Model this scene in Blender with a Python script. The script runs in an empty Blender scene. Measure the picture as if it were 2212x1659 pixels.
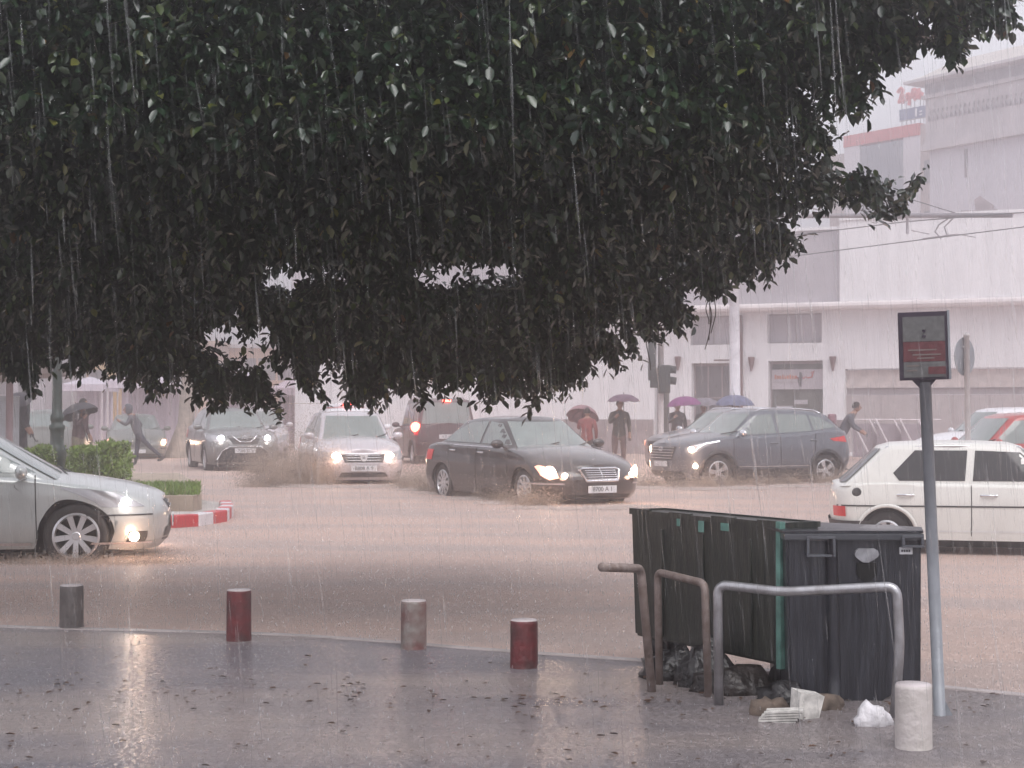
import bpy, bmesh, math, random
import numpy as np
from mathutils import Vector, Matrix
R = math.radians
sc = bpy.context.scene
COL = sc.collection
rng = np.random.default_rng(7)
random.seed(7)

# ------------------------------------------------------------ camera, sky, sun, exposure
CAMH = 1.45
cd = bpy.data.cameras.new('camera'); cam = bpy.data.objects.new('camera', cd); COL.objects.link(cam)
cd.lens = 58.55; cd.sensor_width = 36; cd.clip_start = 0.05; cd.clip_end = 900
cam.location = (0, 0, CAMH); cam.rotation_euler = (R(90 + .96), 0, 0)
sc.camera = cam
F0 = 1900.0; K = 3600 / 1900; F = F0 * K; HOR = 890.0   # depths below are written as D in units of 1/K metres
w = bpy.data.worlds.new('World'); sc.world = w; w.use_nodes = True
wn = w.node_tree.nodes; wl = w.node_tree.links
bgn = wn['Background']
sky = wn.new('ShaderNodeTexSky'); sky.sky_type = 'NISHITA'; sky.sun_disc = False
sky.sun_elevation = R(54); sky.sun_rotation = R(155); sky.dust_density = 6; sky.air_density = 1.5
hs = wn.new('ShaderNodeHueSaturation'); hs.inputs['Saturation'].default_value = 0.12
wl.new(sky.outputs[0], hs.inputs['Color'])
mx = wn.new('ShaderNodeMix'); mx.data_type = 'RGBA'; mx.inputs[0].default_value = 0.8
wl.new(hs.outputs[0], mx.inputs[6]); mx.inputs[7].default_value = (7.8, 7.8, 8.45, 1)
wl.new(mx.outputs[2], bgn.inputs[0]); bgn.inputs[1].default_value = 0.12
sd = bpy.data.lights.new('sun', 'SUN'); sd.energy = 1.1; sd.angle = R(40); sd.color = (1, .97, .95)
sun = bpy.data.objects.new('sun', sd); COL.objects.link(sun); sun.rotation_euler = (R(36), 0, R(25))
sc.view_settings.view_transform = 'Standard'; sc.view_settings.look = 'None'
sc.view_settings.gamma = 1; sc.view_settings.use_curve_mapping = False
sc.view_settings.exposure = 0.31
sc.render.engine = 'CYCLES'
sc.cycles.max_bounces = 7; sc.cycles.diffuse_bounces = 3; sc.cycles.glossy_bounces = 3
sc.cycles.transparent_max_bounces = 24; sc.cycles.volume_bounces = 1
sc.cycles.use_denoising = True; sc.cycles.sample_clamp_indirect = 4

# ------------------------------------------------------------ helpers
def gx(u, D): return (u - 1106) / F0 * D
def zz(v, D): return CAMH - (v - HOR) * D / F0

MATS = {}
def mat(name, col, rough=.5, metal=0, var=.12, scale=4, bump=0, bscale=40, coat=0, emis=None, es=0, spec=.5, col2=None, alpha=1, stretch=None, trans=0):
    if name in MATS: return MATS[name]
    m = bpy.data.materials.new(name); m.use_nodes = True
    n = m.node_tree.nodes; l = m.node_tree.links; p = n['Principled BSDF']
    tc = n.new('ShaderNodeTexCoord'); src = tc.outputs['Object']
    if stretch:
        mp = n.new('ShaderNodeMapping'); mp.inputs['Scale'].default_value = stretch
        l.new(src, mp.inputs[0]); src = mp.outputs[0]
    t = n.new('ShaderNodeTexNoise'); t.inputs['Scale'].default_value = scale; t.inputs['Detail'].default_value = 5
    l.new(src, t.inputs['Vector'])
    mr = n.new('ShaderNodeMapRange'); mr.inputs[1].default_value = .35; mr.inputs[2].default_value = .65
    l.new(t.outputs[0], mr.inputs[0])
    mi = n.new('ShaderNodeMix'); mi.data_type = 'RGBA'; l.new(mr.outputs[0], mi.inputs[0])
    c2 = col2 or [c * (1 - var) for c in col]; c1 = col if col2 else [min(1, c * (1 + var)) for c in col]
    mi.inputs[6].default_value = (*c1, 1); mi.inputs[7].default_value = (*c2, 1)
    l.new(mi.outputs[2], p.inputs['Base Color'])
    p.inputs['Roughness'].default_value = rough; p.inputs['Metallic'].default_value = metal
    p.inputs['Specular IOR Level'].default_value = spec
    p.inputs['Coat Weight'].default_value = coat; p.inputs['Coat Roughness'].default_value = .08
    p.inputs['Alpha'].default_value = alpha
    p.inputs['Transmission Weight'].default_value = trans
    if emis: p.inputs['Emission Color'].default_value = (*emis, 1); p.inputs['Emission Strength'].default_value = es
    if bump:
        t2 = n.new('ShaderNodeTexNoise'); t2.inputs['Scale'].default_value = bscale; t2.inputs['Detail'].default_value = 4
        l.new(src, t2.inputs['Vector']); b = n.new('ShaderNodeBump'); b.inputs['Strength'].default_value = bump
        b.inputs['Distance'].default_value = .02
        l.new(t2.outputs[0], b.inputs['Height']); l.new(b.outputs[0], p.inputs['Normal'])
    MATS[name] = m; return m

def obj(name, me, m, parent=None, smooth=False, loc=None, rot=None):
    if isinstance(me, bmesh.types.BMesh):
        bm = me; me = bpy.data.meshes.new(name); bm.to_mesh(me); bm.free()
    if m is not None and len(me.materials) == 0: me.materials.append(m)
    if smooth:
        me.polygons.foreach_set('use_smooth', [True] * len(me.polygons))
    o = bpy.data.objects.new(name, me); COL.objects.link(o)
    if parent: o.parent = parent
    if loc: o.location = loc if parent else (loc[0], loc[1] * K, loc[2])
    if rot: o.rotation_euler = rot
    return o
def tag(o, label=None, cat=None, group=None, kind=None):
    if label: o['label'] = label
    if cat: o['category'] = cat
    if group: o['group'] = group
    if kind: o['kind'] = kind
    return o
def thing(name, label, cat, loc=(0, 0, 0), rz=0, group=None):
    o = bpy.data.objects.new(name, None); COL.objects.link(o); o.location = (loc[0], loc[1] * K, loc[2]); o.rotation_euler = (0, 0, rz)
    o.empty_display_size = .2
    return tag(o, label, cat, group)
def dup(root, loc, rz, label=None):
    r = root.copy(); COL.objects.link(r); r.location = loc; r.rotation_euler = (0, 0, rz)
    if label: r['label'] = label
    for ch in list(root.children):
        c = ch.copy(); COL.objects.link(c); c.parent = r
        for g in list(ch.children):
            d = g.copy(); COL.objects.link(d); d.parent = c
    return r
def raw(V, Fc):
    me = bpy.data.meshes.new('m'); me.from_pydata([tuple(v) for v in V], [], Fc); me.update(); return me
def B(): return bmesh.new()
def box(bm, x0, x1, y0, y1, z0, z1, bev=0):
    r = bmesh.ops.create_cube(bm, size=1); vs = r['verts']
    for v in vs: v.co = Vector(((x0 + x1) / 2 + v.co.x * (x1 - x0), (y0 + y1) / 2 + v.co.y * (y1 - y0), (z0 + z1) / 2 + v.co.z * (z1 - z0)))
    if bev:
        es = list({e for v in vs for e in v.link_edges})
        bmesh.ops.bevel(bm, geom=es, offset=bev, segments=2, affect='EDGES', profile=.7)
    return vs
def tube(bm, pts, rad, seg=10, caps=True):
    pts = [Vector(p) for p in pts]; n = len(pts)
    rads = rad if isinstance(rad, (list, tuple)) else [rad] * n
    rings = []; up = None
    for i, p in enumerate(pts):
        d = (pts[min(i + 1, n - 1)] - pts[max(i - 1, 0)]).normalized()
        if up is None: up = Vector((0, 0, 1)) if abs(d.z) < .9 else Vector((1, 0, 0))
        a = d.cross(up).normalized(); b = a.cross(d).normalized(); up = b
        rings.append([bm.verts.new(p + (a * math.cos(t) + b * math.sin(t)) * rads[i]) for t in [2 * math.pi * k / seg for k in range(seg)]])
    for i in range(n - 1):
        for k in range(seg):
            bm.faces.new((rings[i][k], rings[i][(k + 1) % seg], rings[i + 1][(k + 1) % seg], rings[i + 1][k]))
    if caps and rads[0] > 1e-4: bm.faces.new(rings[0])
    if caps and rads[-1] > 1e-4: bm.faces.new(rings[-1][::-1])
def lathe(bm, prof, seg=24, axis='Z', c=(0, 0, 0), caps=True):
    rings = []
    for r_, h in prof:
        ring = []
        for k in range(seg):
            a = 2 * math.pi * k / seg; x, y = r_ * math.cos(a), r_ * math.sin(a)
            co = (x, y, h) if axis == 'Z' else (x, h, y)
            ring.append(bm.verts.new((co[0] + c[0], co[1] + c[1], co[2] + c[2])))
        rings.append(ring)
    for i in range(len(rings) - 1):
        for k in range(seg):
            bm.faces.new((rings[i][k], rings[i][(k + 1) % seg], rings[i + 1][(k + 1) % seg], rings[i + 1][k]))
    for rr in (rings[0], rings[-1]) if caps else ():
        if (rr[0].co - rr[seg // 2].co).length > 1e-3: bm.faces.new(rr)
def prism(bm, poly, y0, y1, plane='XZ'):
    def co(a, b, y): return (a, y, b) if plane == 'XZ' else ((y, a, b) if plane == 'YZ' else (a, b, y))
    A = [bm.verts.new(co(a, b, y0)) for a, b in poly]; C = [bm.verts.new(co(a, b, y1)) for a, b in poly]
    bm.faces.new(A); bm.faces.new(C[::-1]); n = len(poly)
    for i in range(n): bm.faces.new((A[i], C[i], C[(i + 1) % n], A[(i + 1) % n]))
def recalc(bm): bmesh.ops.recalc_face_normals(bm, faces=bm.faces); return bm
def scatter(base_v, base_f, M, T):
    """instances merged into one mesh: base_v (k,3), M (n,3,3) columns = axes, T (n,3)"""
    bv = np.asarray(base_v, float); n = len(T); k = len(bv)
    V = (np.einsum('nij,kj->nki', M, bv) + T[:, None, :]).reshape(-1, 3)
    lens = [len(f) for f in base_f]; flat = np.concatenate([np.asarray(f) for f in base_f])
    idx = (flat[None, :] + (np.arange(n) * k)[:, None]).ravel()
    me = bpy.data.meshes.new('m'); me.vertices.add(len(V)); me.vertices.foreach_set('co', V.ravel())
    me.loops.add(len(idx)); me.loops.foreach_set('vertex_index', idx.astype(np.int32))
    L = np.tile(lens, n); me.polygons.add(len(L))
    me.polygons.foreach_set('loop_start', np.concatenate([[0], np.cumsum(L)[:-1]]).astype(np.int32))
    me.polygons.foreach_set('loop_total', L.astype(np.int32)); me.update(calc_edges=True)
    return me
def ortho(d, roll):
    """frames with x axis along d (n,3), rolled"""
    d = d / np.linalg.norm(d, axis=1)[:, None]
    up = np.tile([0, 0, 1.], (len(d), 1)); up[np.abs(d[:, 2]) > .95] = [1, 0, 0]
    a = np.cross(up, d); a /= np.linalg.norm(a, axis=1)[:, None]; b = np.cross(d, a)
    c, s = np.cos(roll)[:, None], np.sin(roll)[:, None]
    return d, a * c + b * s, b * c - a * s
def cat(P):
    """smooth 1-D interpolant through (x,y) points"""
    P = sorted(P); X = np.array([p[0] for p in P], float); Y = np.array([p[1] for p in P], float)
    if len(P) == 1: return lambda x: Y[0]
    m = np.zeros(len(P)); dl = np.diff(Y) / np.diff(X)
    m[0], m[-1] = dl[0], dl[-1]
    for i in range(1, len(P) - 1): m[i] = 0 if dl[i - 1] * dl[i] <= 0 else 2 * dl[i - 1] * dl[i] / (dl[i - 1] + dl[i])
    def f(x):
        x = min(max(x, X[0]), X[-1]); i = min(max(int(np.searchsorted(X, x)) - 1, 0), len(X) - 2)
        h = X[i + 1] - X[i]; t = (x - X[i]) / h
        return ((2*t**3 - 3*t**2 + 1) * Y[i] + (t**3 - 2*t**2 + t) * h * m[i] + (-2*t**3 + 3*t**2) * Y[i+1] + (t**3 - t**2) * h * m[i+1])
    return f
def text_mesh(s, size, shear=0):
    c = bpy.data.curves.new('t', 'FONT'); c.body = s; c.size = size; c.align_x = 'CENTER'; c.align_y = 'CENTER'; c.shear = shear
    c.extrude = .002
    o = bpy.data.objects.new('t', c); COL.objects.link(o)
    dg = bpy.context.evaluated_depsgraph_get(); me = bpy.data.meshes.new_from_object(o.evaluated_get(dg))
    bpy.data.objects.remove(o); return me

# ------------------------------------------------------------ shared materials
M_black = mat('black_plastic', (.02, .02, .022), .45)
M_rub = mat('tyre_rubber', (.018, .017, .017), .7, bump=.2)
M_under = mat('underbody_black', (.008, .008, .008), .9)
M_glass = mat('car_glass', (.20, .235, .225), .06, coat=.6, spec=.8, var=.1)
M_glass2 = mat('tinted_glass', (.012, .012, .014), .08, spec=.6, var=.1)
M_chrome = mat('chrome', (.75, .75, .78), .15, metal=1)
M_rim = mat('alloy_rim', (.62, .62, .64), .3, metal=.8)
M_plate = mat('plate_white', (.7, .7, .72), .4)
M_ink = mat('plate_ink', (.06, .06, .07), .5)
M_lampw = mat('lit_lamp', (1, .9, .8), .3, emis=(1, .72, .5), es=30)
M_lampc = mat('lit_lamp_cool', (1, 1, 1), .3, emis=(.9, .92, 1), es=26)
M_lampo = mat('lit_amber', (.8, .5, .4), .3, emis=(1, .36, .22), es=1.25)
M_red = mat('lit_brake', (1, .05, .03), .3, emis=(1, .10, .07), es=14)
M_redo = mat('tail_lens', (.5, .03, .03), .2, emis=(1, .1, .1), es=.1)
M_lens = mat('lamp_lens', (.35, .35, .37), .12, metal=.4, coat=1)
M_wall = mat('white_render', (.86, .85, .87), .85, var=.05, scale=1.2, bump=.1, stretch=(2.5, 2.5, .25))
M_conc = mat('concrete', (.42, .39, .37), .8, var=.25, scale=3)

# ------------------------------------------------------------ ground, water, pavement
def ground_z(x, y):
    y = y / K
    s = 1 / (1 + math.exp(min(50, -(x - 3.0) * 2.2))); g = math.exp(-((y - 10.6) / 3.4) ** 2)
    return -.25 * s * g * (1 if y > 4.6 else max(0, (y - 4.0) / .6))
def water_material(name, c1, c2, rough, bs, bd, spec):
    m = bpy.data.materials.new(name); m.use_nodes = True
    n = m.node_tree.nodes; l = m.node_tree.links; p = n['Principled BSDF']
    tc = n.new('ShaderNodeTexCoord')
    mp = n.new('ShaderNodeMapping'); mp.inputs['Scale'].default_value = (.22, .8, 1); l.new(tc.outputs['Object'], mp.inputs[0])
    t = n.new('ShaderNodeTexNoise'); t.inputs['Scale'].default_value = 1.1; t.inputs['Detail'].default_value = 7; l.new(mp.outputs[0], t.inputs['Vector'])
    mr = n.new('ShaderNodeMapRange'); mr.inputs[1].default_value = .38; mr.inputs[2].default_value = .62; l.new(t.outputs[0], mr.inputs[0])
    mi = n.new('ShaderNodeMix'); mi.data_type = 'RGBA'; l.new(mr.outputs[0], mi.inputs[0])
    mi.inputs[6].default_value = (*c1, 1); mi.inputs[7].default_value = (*c2, 1); l.new(mi.outputs[2], p.inputs['Base Color'])
    p.inputs['Roughness'].default_value = rough; p.inputs['IOR'].default_value = 1.33; p.inputs['Specular IOR Level'].default_value = spec
    mp2 = n.new('ShaderNodeMapping'); mp2.inputs['Scale'].default_value = (.45, 1.5, 1); l.new(tc.outputs['Object'], mp2.inputs[0])
    a = n.new('ShaderNodeTexNoise'); a.inputs['Scale'].default_value = 2.6; a.inputs['Detail'].default_value = 8; a.inputs['Roughness'].default_value = .72; l.new(mp2.outputs[0], a.inputs['Vector'])
    v = n.new('ShaderNodeTexVoronoi'); v.inputs['Scale'].default_value = 22; l.new(tc.outputs['Object'], v.inputs['Vector'])
    sn = n.new('ShaderNodeMath'); sn.operation = 'SINE'; mu = n.new('ShaderNodeMath'); mu.operation = 'MULTIPLY'; mu.inputs[1].default_value = 34
    l.new(v.outputs['Distance'], mu.inputs[0]); l.new(mu.outputs[0], sn.inputs[0])
    ad = n.new('ShaderNodeMath'); ad.operation = 'MULTIPLY_ADD'; ad.inputs[1].default_value = .06; l.new(sn.outputs[0], ad.inputs[0]); l.new(a.outputs[0], ad.inputs[2])
    b = n.new('ShaderNodeBump'); b.inputs['Strength'].default_value = bs; b.inputs['Distance'].default_value = bd
    l.new(ad.outputs[0], b.inputs['Height']); l.new(b.outputs[0], p.inputs['Normal'])
    return m
M_flood = water_material('muddy_flood_water', (.69, .515, .445), (.57, .455, .415), .55, .9, .06, .3)
M_film = water_material('wet_pavement_film', (.225, .21, .235), (.38, .325, .31), .2, 1, .07, .5)
def sheet(name, xs, ys, zf, m, kind='structure'):
    V = [(x, y, zf(x, y)) for y in ys for x in xs]; nx = len(xs)
    Fc = [(j*nx+i, j*nx+i+1, (j+1)*nx+i+1, (j+1)*nx+i) for j in range(len(ys)-1) for i in range(nx-1)]
    o = obj(name, raw(V, Fc), m, smooth=True); return tag(o, kind=kind)
xs = list(np.linspace(-400, -20, 12)) + list(np.arange(-19, 20, .4)) + list(np.linspace(22, 400, 12))
ys = list(np.linspace(-120, -2, 6)) + list(np.arange(-1, 42, .5)) + list(np.linspace(43, 600, 14))
M_asph = mat('asphalt', (.05, .05, .052), .6, bump=.3)
o = sheet('ground', [-420, 420], [-140, 640], lambda x, y: -.55, M_asph)
sheet('flood_water', xs, ys, lambda x, y: ground_z(x, y), M_flood)
# kerb edge of near pavement, traced as a real curve on the ground
kerb_px = [(-500, 1322), (0, 1326), (300, 1333), (550, 1352), (830, 1367), (1100, 1403), (1350, 1437), (1650, 1490), (2040, 1562), (2300, 1612), (2700, 1690)]
kc = []
for u, v in kerb_px:
    D = F * (CAMH - .03) / (v - HOR); kc.append((gx(u, D), D))
kf = cat(kc)
kx = list(np.linspace(-4.5, 4.2, 90))
V = []; Fc = []
for i, x in enumerate(kx):
    yk = kf(x)
    for j, t in enumerate(np.linspace(0, 1, 14)):
        y = -3 + (yk + 3) * t; V.append((x * (1 + 6 * (1 - t) * 0), y, .022))
    if i:
        for j in range(13):
            a = (i-1)*14 + j; Fc.append((a, a+14, a+15, a+1))
V2 = [(-30, -3, .022), (-30, kf(-4.5) + .4, .022), (kx[0], -3, .022), (kx[0], kf(kx[0]), .022)]
n0 = len(V); V += V2; Fc.append((n0, n0 + 2, n0 + 3, n0 + 1))
V2 = [(kx[-1], -3, .022), (kx[-1], kf(kx[-1]), .022), (30, -3, .022), (30, 1.5, .022)]
n0 = len(V); V += V2; Fc.append((n0, n0 + 2, n0 + 3, n0 + 1))
tag(obj('pavement', raw(V, Fc), M_film), kind='structure')
bm = B()
M_kerb = mat('kerb_stone', (.46, .40, .39), .4, col2=(.30, .26, .25), scale=5)
Lo = []
for i in range(0, len(kx)):
    x = kx[i]; y = kf(x); Lo.append([bm.verts.new((x, y - .05, .018)), bm.verts.new((x, y - .04, .027)), bm.verts.new((x, y + .05, .027)), bm.verts.new((x, y + .065, -.15))])
for i in range(len(Lo) - 1):
    for k in range(3): bm.faces.new((Lo[i][k], Lo[i+1][k], Lo[i+1][k+1], Lo[i][k+1]))
tag(obj('kerb', bm, M_kerb), kind='structure')

# ------------------------------------------------------------ car builder
PP = 2.6
def fill_poly(poly, step=.06):
    bm = B(); vs = [bm.verts.new((a, b, 0)) for a, b in poly]; bm.faces.new(vs)
    for ax in (0, 1):
        lo = min(p[ax] for p in poly); hi = max(p[ax] for p in poly); c = lo + step
        while c < hi - 1e-4:
            co = Vector((0, 0, 0)); co[ax] = c; no = Vector((0, 0, 0)); no[ax] = 1
            bmesh.ops.bisect_plane(bm, geom=bm.verts[:] + bm.edges[:] + bm.faces[:], plane_co=co, plane_no=no, dist=1e-5); c += step
    return bm
def map_poly(poly, fn, step=.06):
    bm = fill_poly(poly, step)
    for v in bm.verts: v.co = Vector(fn(v.co.x, v.co.y))
    return recalc(bm)

class Body:
    def __init__(s, S):
        s.S = S; s.xf = cat(S['front']); s.xr = cat(S['rear']); s.W = S['W'] / 2; s.sec = cat(S['sec'])
        s.sh = cat(S['shoulder']); s.cl = cat(S['centre']); s.sill = cat(S['sill']); s.Rf = S.get('Rf', .55); s.Rr = S.get('Rr', .4)
        g = S['gh']; s.g = g; s.zt = cat(g['top']); s.w0, s.w1 = g['w']
    def planw(s, x, xr, xf, Rf, Rr):
        df = max(0, xf - x); dr = max(0, x - xr); q = 1
        if df < Rf: q *= (1 - (1 - df / Rf) ** PP) ** (1 / PP)
        if dr < Rr: q *= (1 - (1 - dr / Rr) ** PP) ** (1 / PP)
        return q
    def low(s):
        S = s.S; st = set((.5 - .5 * math.cos(math.pi * t)) for t in np.linspace(0, 1, 90))
        xr0, xf0 = s.xr(.5), s.xf(.5)
        for xa in S['axles']:
            for a in np.linspace(-1, 1, 25): st.add((xa + S['arch'] * math.sin(a * math.pi / 2) - xr0) / (xf0 - xr0))
        st = sorted(x for x in st if 0 <= x <= 1); M = 14; K = 7; bm = B(); rows = []
        for t in st:
            xn = xr0 + (xf0 - xr0) * t; zl = s.sill(xn)
            for xa in S['axles']:
                dx = abs(xn - xa)
                if dx < S['arch'] - 1e-4: zl = max(zl, S['wr'] - .01 + math.sqrt(S['arch']**2 - dx**2))
            zs = max(s.sh(xn), zl + .05); col = []
            for j in range(M + 1):
                z = zl + (zs - zl) * (j / M); xr_, xf_ = s.xr(z), s.xf(z); x = xr_ + (xf_ - xr_) * t
                y = s.W * s.sec(z) * s.planw(x, xr_, xf_, s.Rf, s.Rr); col.append((x, y, z))
            x, ys_, _ = col[-1]; zc = s.cl(x)
            for k in range(1, K + 1):
                y = ys_ * (1 - k / K); col.append((x, y, zs + (zc - zs) * (1 - (1 - k / K) ** 2.4)))
            rows.append(col)
        for sg in (1, -1):
            vv = [[bm.verts.new((p[0], sg * p[1], p[2])) for p in c] for c in rows]
            for i in range(len(vv) - 1):
                for j in range(len(vv[0]) - 1): bm.faces.new((vv[i][j], vv[i+1][j], vv[i+1][j+1], vv[i][j+1]))
        bmesh.ops.remove_doubles(bm, verts=bm.verts, dist=.0015); return recalc(bm)
    def gf(s, v): a, b = s.g['ws']; return a + (b - a) * v
    def gr(s, v): a, b = s.g['rw']; return a + (b - a) * v
    def gw(s, v): return s.w0 + (s.w1 - s.w0) * v ** 1.15
    def zb(s, x): return s.sh(x) - .03
    def gpt(s, t, v):
        xf, xr = s.gf(v), s.gr(v); x = xr + (xf - xr) * t
        y = s.gw(v) * s.planw(x, xr, xf, s.g.get('Rf', .3), s.g.get('Rr', .25))
        zb = s.zb(x); return (x, y, zb + (s.zt(x) - zb) * v)
    def house(s):
        bm = B(); st = sorted(set(.5 - .5 * math.cos(math.pi * t) for t in np.linspace(0, 1, 60)))
        rows = []
        for t in st:
            col = [s.gpt(t, v) for v in np.linspace(0, 1, 9)]; x, y0, z0 = col[-1]
            cr = s.g.get('crown', .06) * min(1, max(0, (t * (1 - t)) * 12))
            for k in range(1, 7):
                q = 1 - k / 6; col.append((x, y0 * q, z0 + cr * (1 - q ** 2.2)))
            rows.append(col)
        for sg in (1, -1):
            vv = [[bm.verts.new((p[0], sg * p[1], p[2])) for p in c] for c in rows]
            for i in range(len(vv) - 1):
                for j in range(len(vv[0]) - 1): bm.faces.new((vv[i][j], vv[i+1][j], vv[i+1][j+1], vv[i][j+1]))
        bmesh.ops.remove_doubles(bm, verts=bm.verts, dist=.0015); return recalc(bm)
    def side(s, x, z, sg, off=.006):
        zb = s.zb(x); zt = s.zt(x); v = min(1.02, max(0, (z - zb) / (zt - zb)))
        xf, xr = s.gf(v), s.gr(v)
        return (x, sg * (s.gw(v) * s.planw(x, xr, xf, s.g.get('Rf', .3), s.g.get('Rr', .25)) + off), z)
    def shield(s, y, v, front=True, off=.008):
        q = min(.999, abs(y) / s.gw(v)); Rg = s.g.get('Rf', .3) if front else s.g.get('Rr', .25)
        d = Rg * (1 - (1 - q ** PP) ** (1 / PP)); x = s.gf(v) - d if front else s.gr(v) + d
        zb = s.zb(x); k = off if front else -off
        return (x + k, y, zb + (s.zt(x) - zb) * v + off)
    def wrap(s, u, z, sg, front=True, off=.006):
        """u in 0..1 runs from the centre line to the corner of the nose or tail, beyond 1 along the flank in metres"""
        Rg = s.Rf if front else s.Rr; xe = s.xf(z) if front else s.xr(z); Wz = s.W * s.sec(z); dr = 1 if front else -1
        if u <= 1:
            th = u * math.pi / 2; q = math.sin(th) ** (2 / PP) if th > 0 else 0; d = Rg * (1 - max(0, math.cos(th)) ** (2 / PP))
            nx, ny = math.cos(th), math.sin(th)
            return (xe + dr * (off * nx - d), sg * (Wz * q + off * ny), z)
        return (xe - dr * (Rg + (u - 1)), sg * (Wz + off), z)
    def u_of(s, y, z):
        q = min(1, abs(y) / (s.W * s.sec(z))); return math.asin(q ** (PP / 2)) / (math.pi / 2)
    def flank(s, x, z, sg, off=.006):
        xr_, xf_ = s.xr(z), s.xf(z); return (x, sg * (s.W * s.sec(z) * s.planw(x, xr_, xf_, s.Rf, s.Rr) + off), z)

def wheel_parts(r, rim_r, wid, spokes, parent, loc, sg, rimmat, style='spoke'):
    bm = B(); h = wid / 2
    lathe(bm, [(rim_r, -h*.9), (rim_r + .02, -h), (r - .03, -h), (r - .004, -h * .75), (r, 0), (r - .004, h * .75), (r - .03, h), (rim_r + .02, h), (rim_r, h*.9)], 40, 'Y', caps=False)
    wh = obj('wheel', bm, M_rub, parent, True, loc)
    wh.rotation_euler = (0, random.random() * 2, 0 if sg > 0 else math.pi)
    bm = B(); lathe(bm, [(rim_r + .004, h*.92), (rim_r - .018, h * .98), (rim_r - .03, h * .6), (rim_r - .035, -h*.9)], 36, 'Y', caps=False)
    lathe(bm, [(.001, h * .86), (.035, h * .86), (.055, h*.7), (.055, h * .2)], 16, 'Y')
    for k in range(spokes):
        a = 2 * math.pi * k / spokes; ca, sa = math.cos(a), math.sin(a)
        wa, wb = (.022, .03) if spokes > 6 else (.03, .052)
        P = []
        for rr, ww, hh in ((.035, wa, h * .8), (rim_r - .012, wb, h * .88)):
            for q in (-1, 1):
                for dz in (0, -.035): P.append(bm.verts.new((rr * ca - q * ww * sa, hh + dz, rr * sa + q * ww * ca)))
        for f in ((0, 2, 6, 4), (1, 5, 7, 3), (0, 4, 5, 1), (2, 3, 7, 6), (0, 1, 3, 2), (4, 6, 7, 5)): bm.faces.new([P[i] for i in f])
    obj('rim', recalc(bm), rimmat, wh, False)
    bm = B(); lathe(bm, [(.001, h * .3), (rim_r - .03, h * .3), (rim_r - .03, -h * .3), (.001, -h * .3)], 30, 'Y')
    obj('brake_disc', bm, M_under, wh)
    return wh

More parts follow.
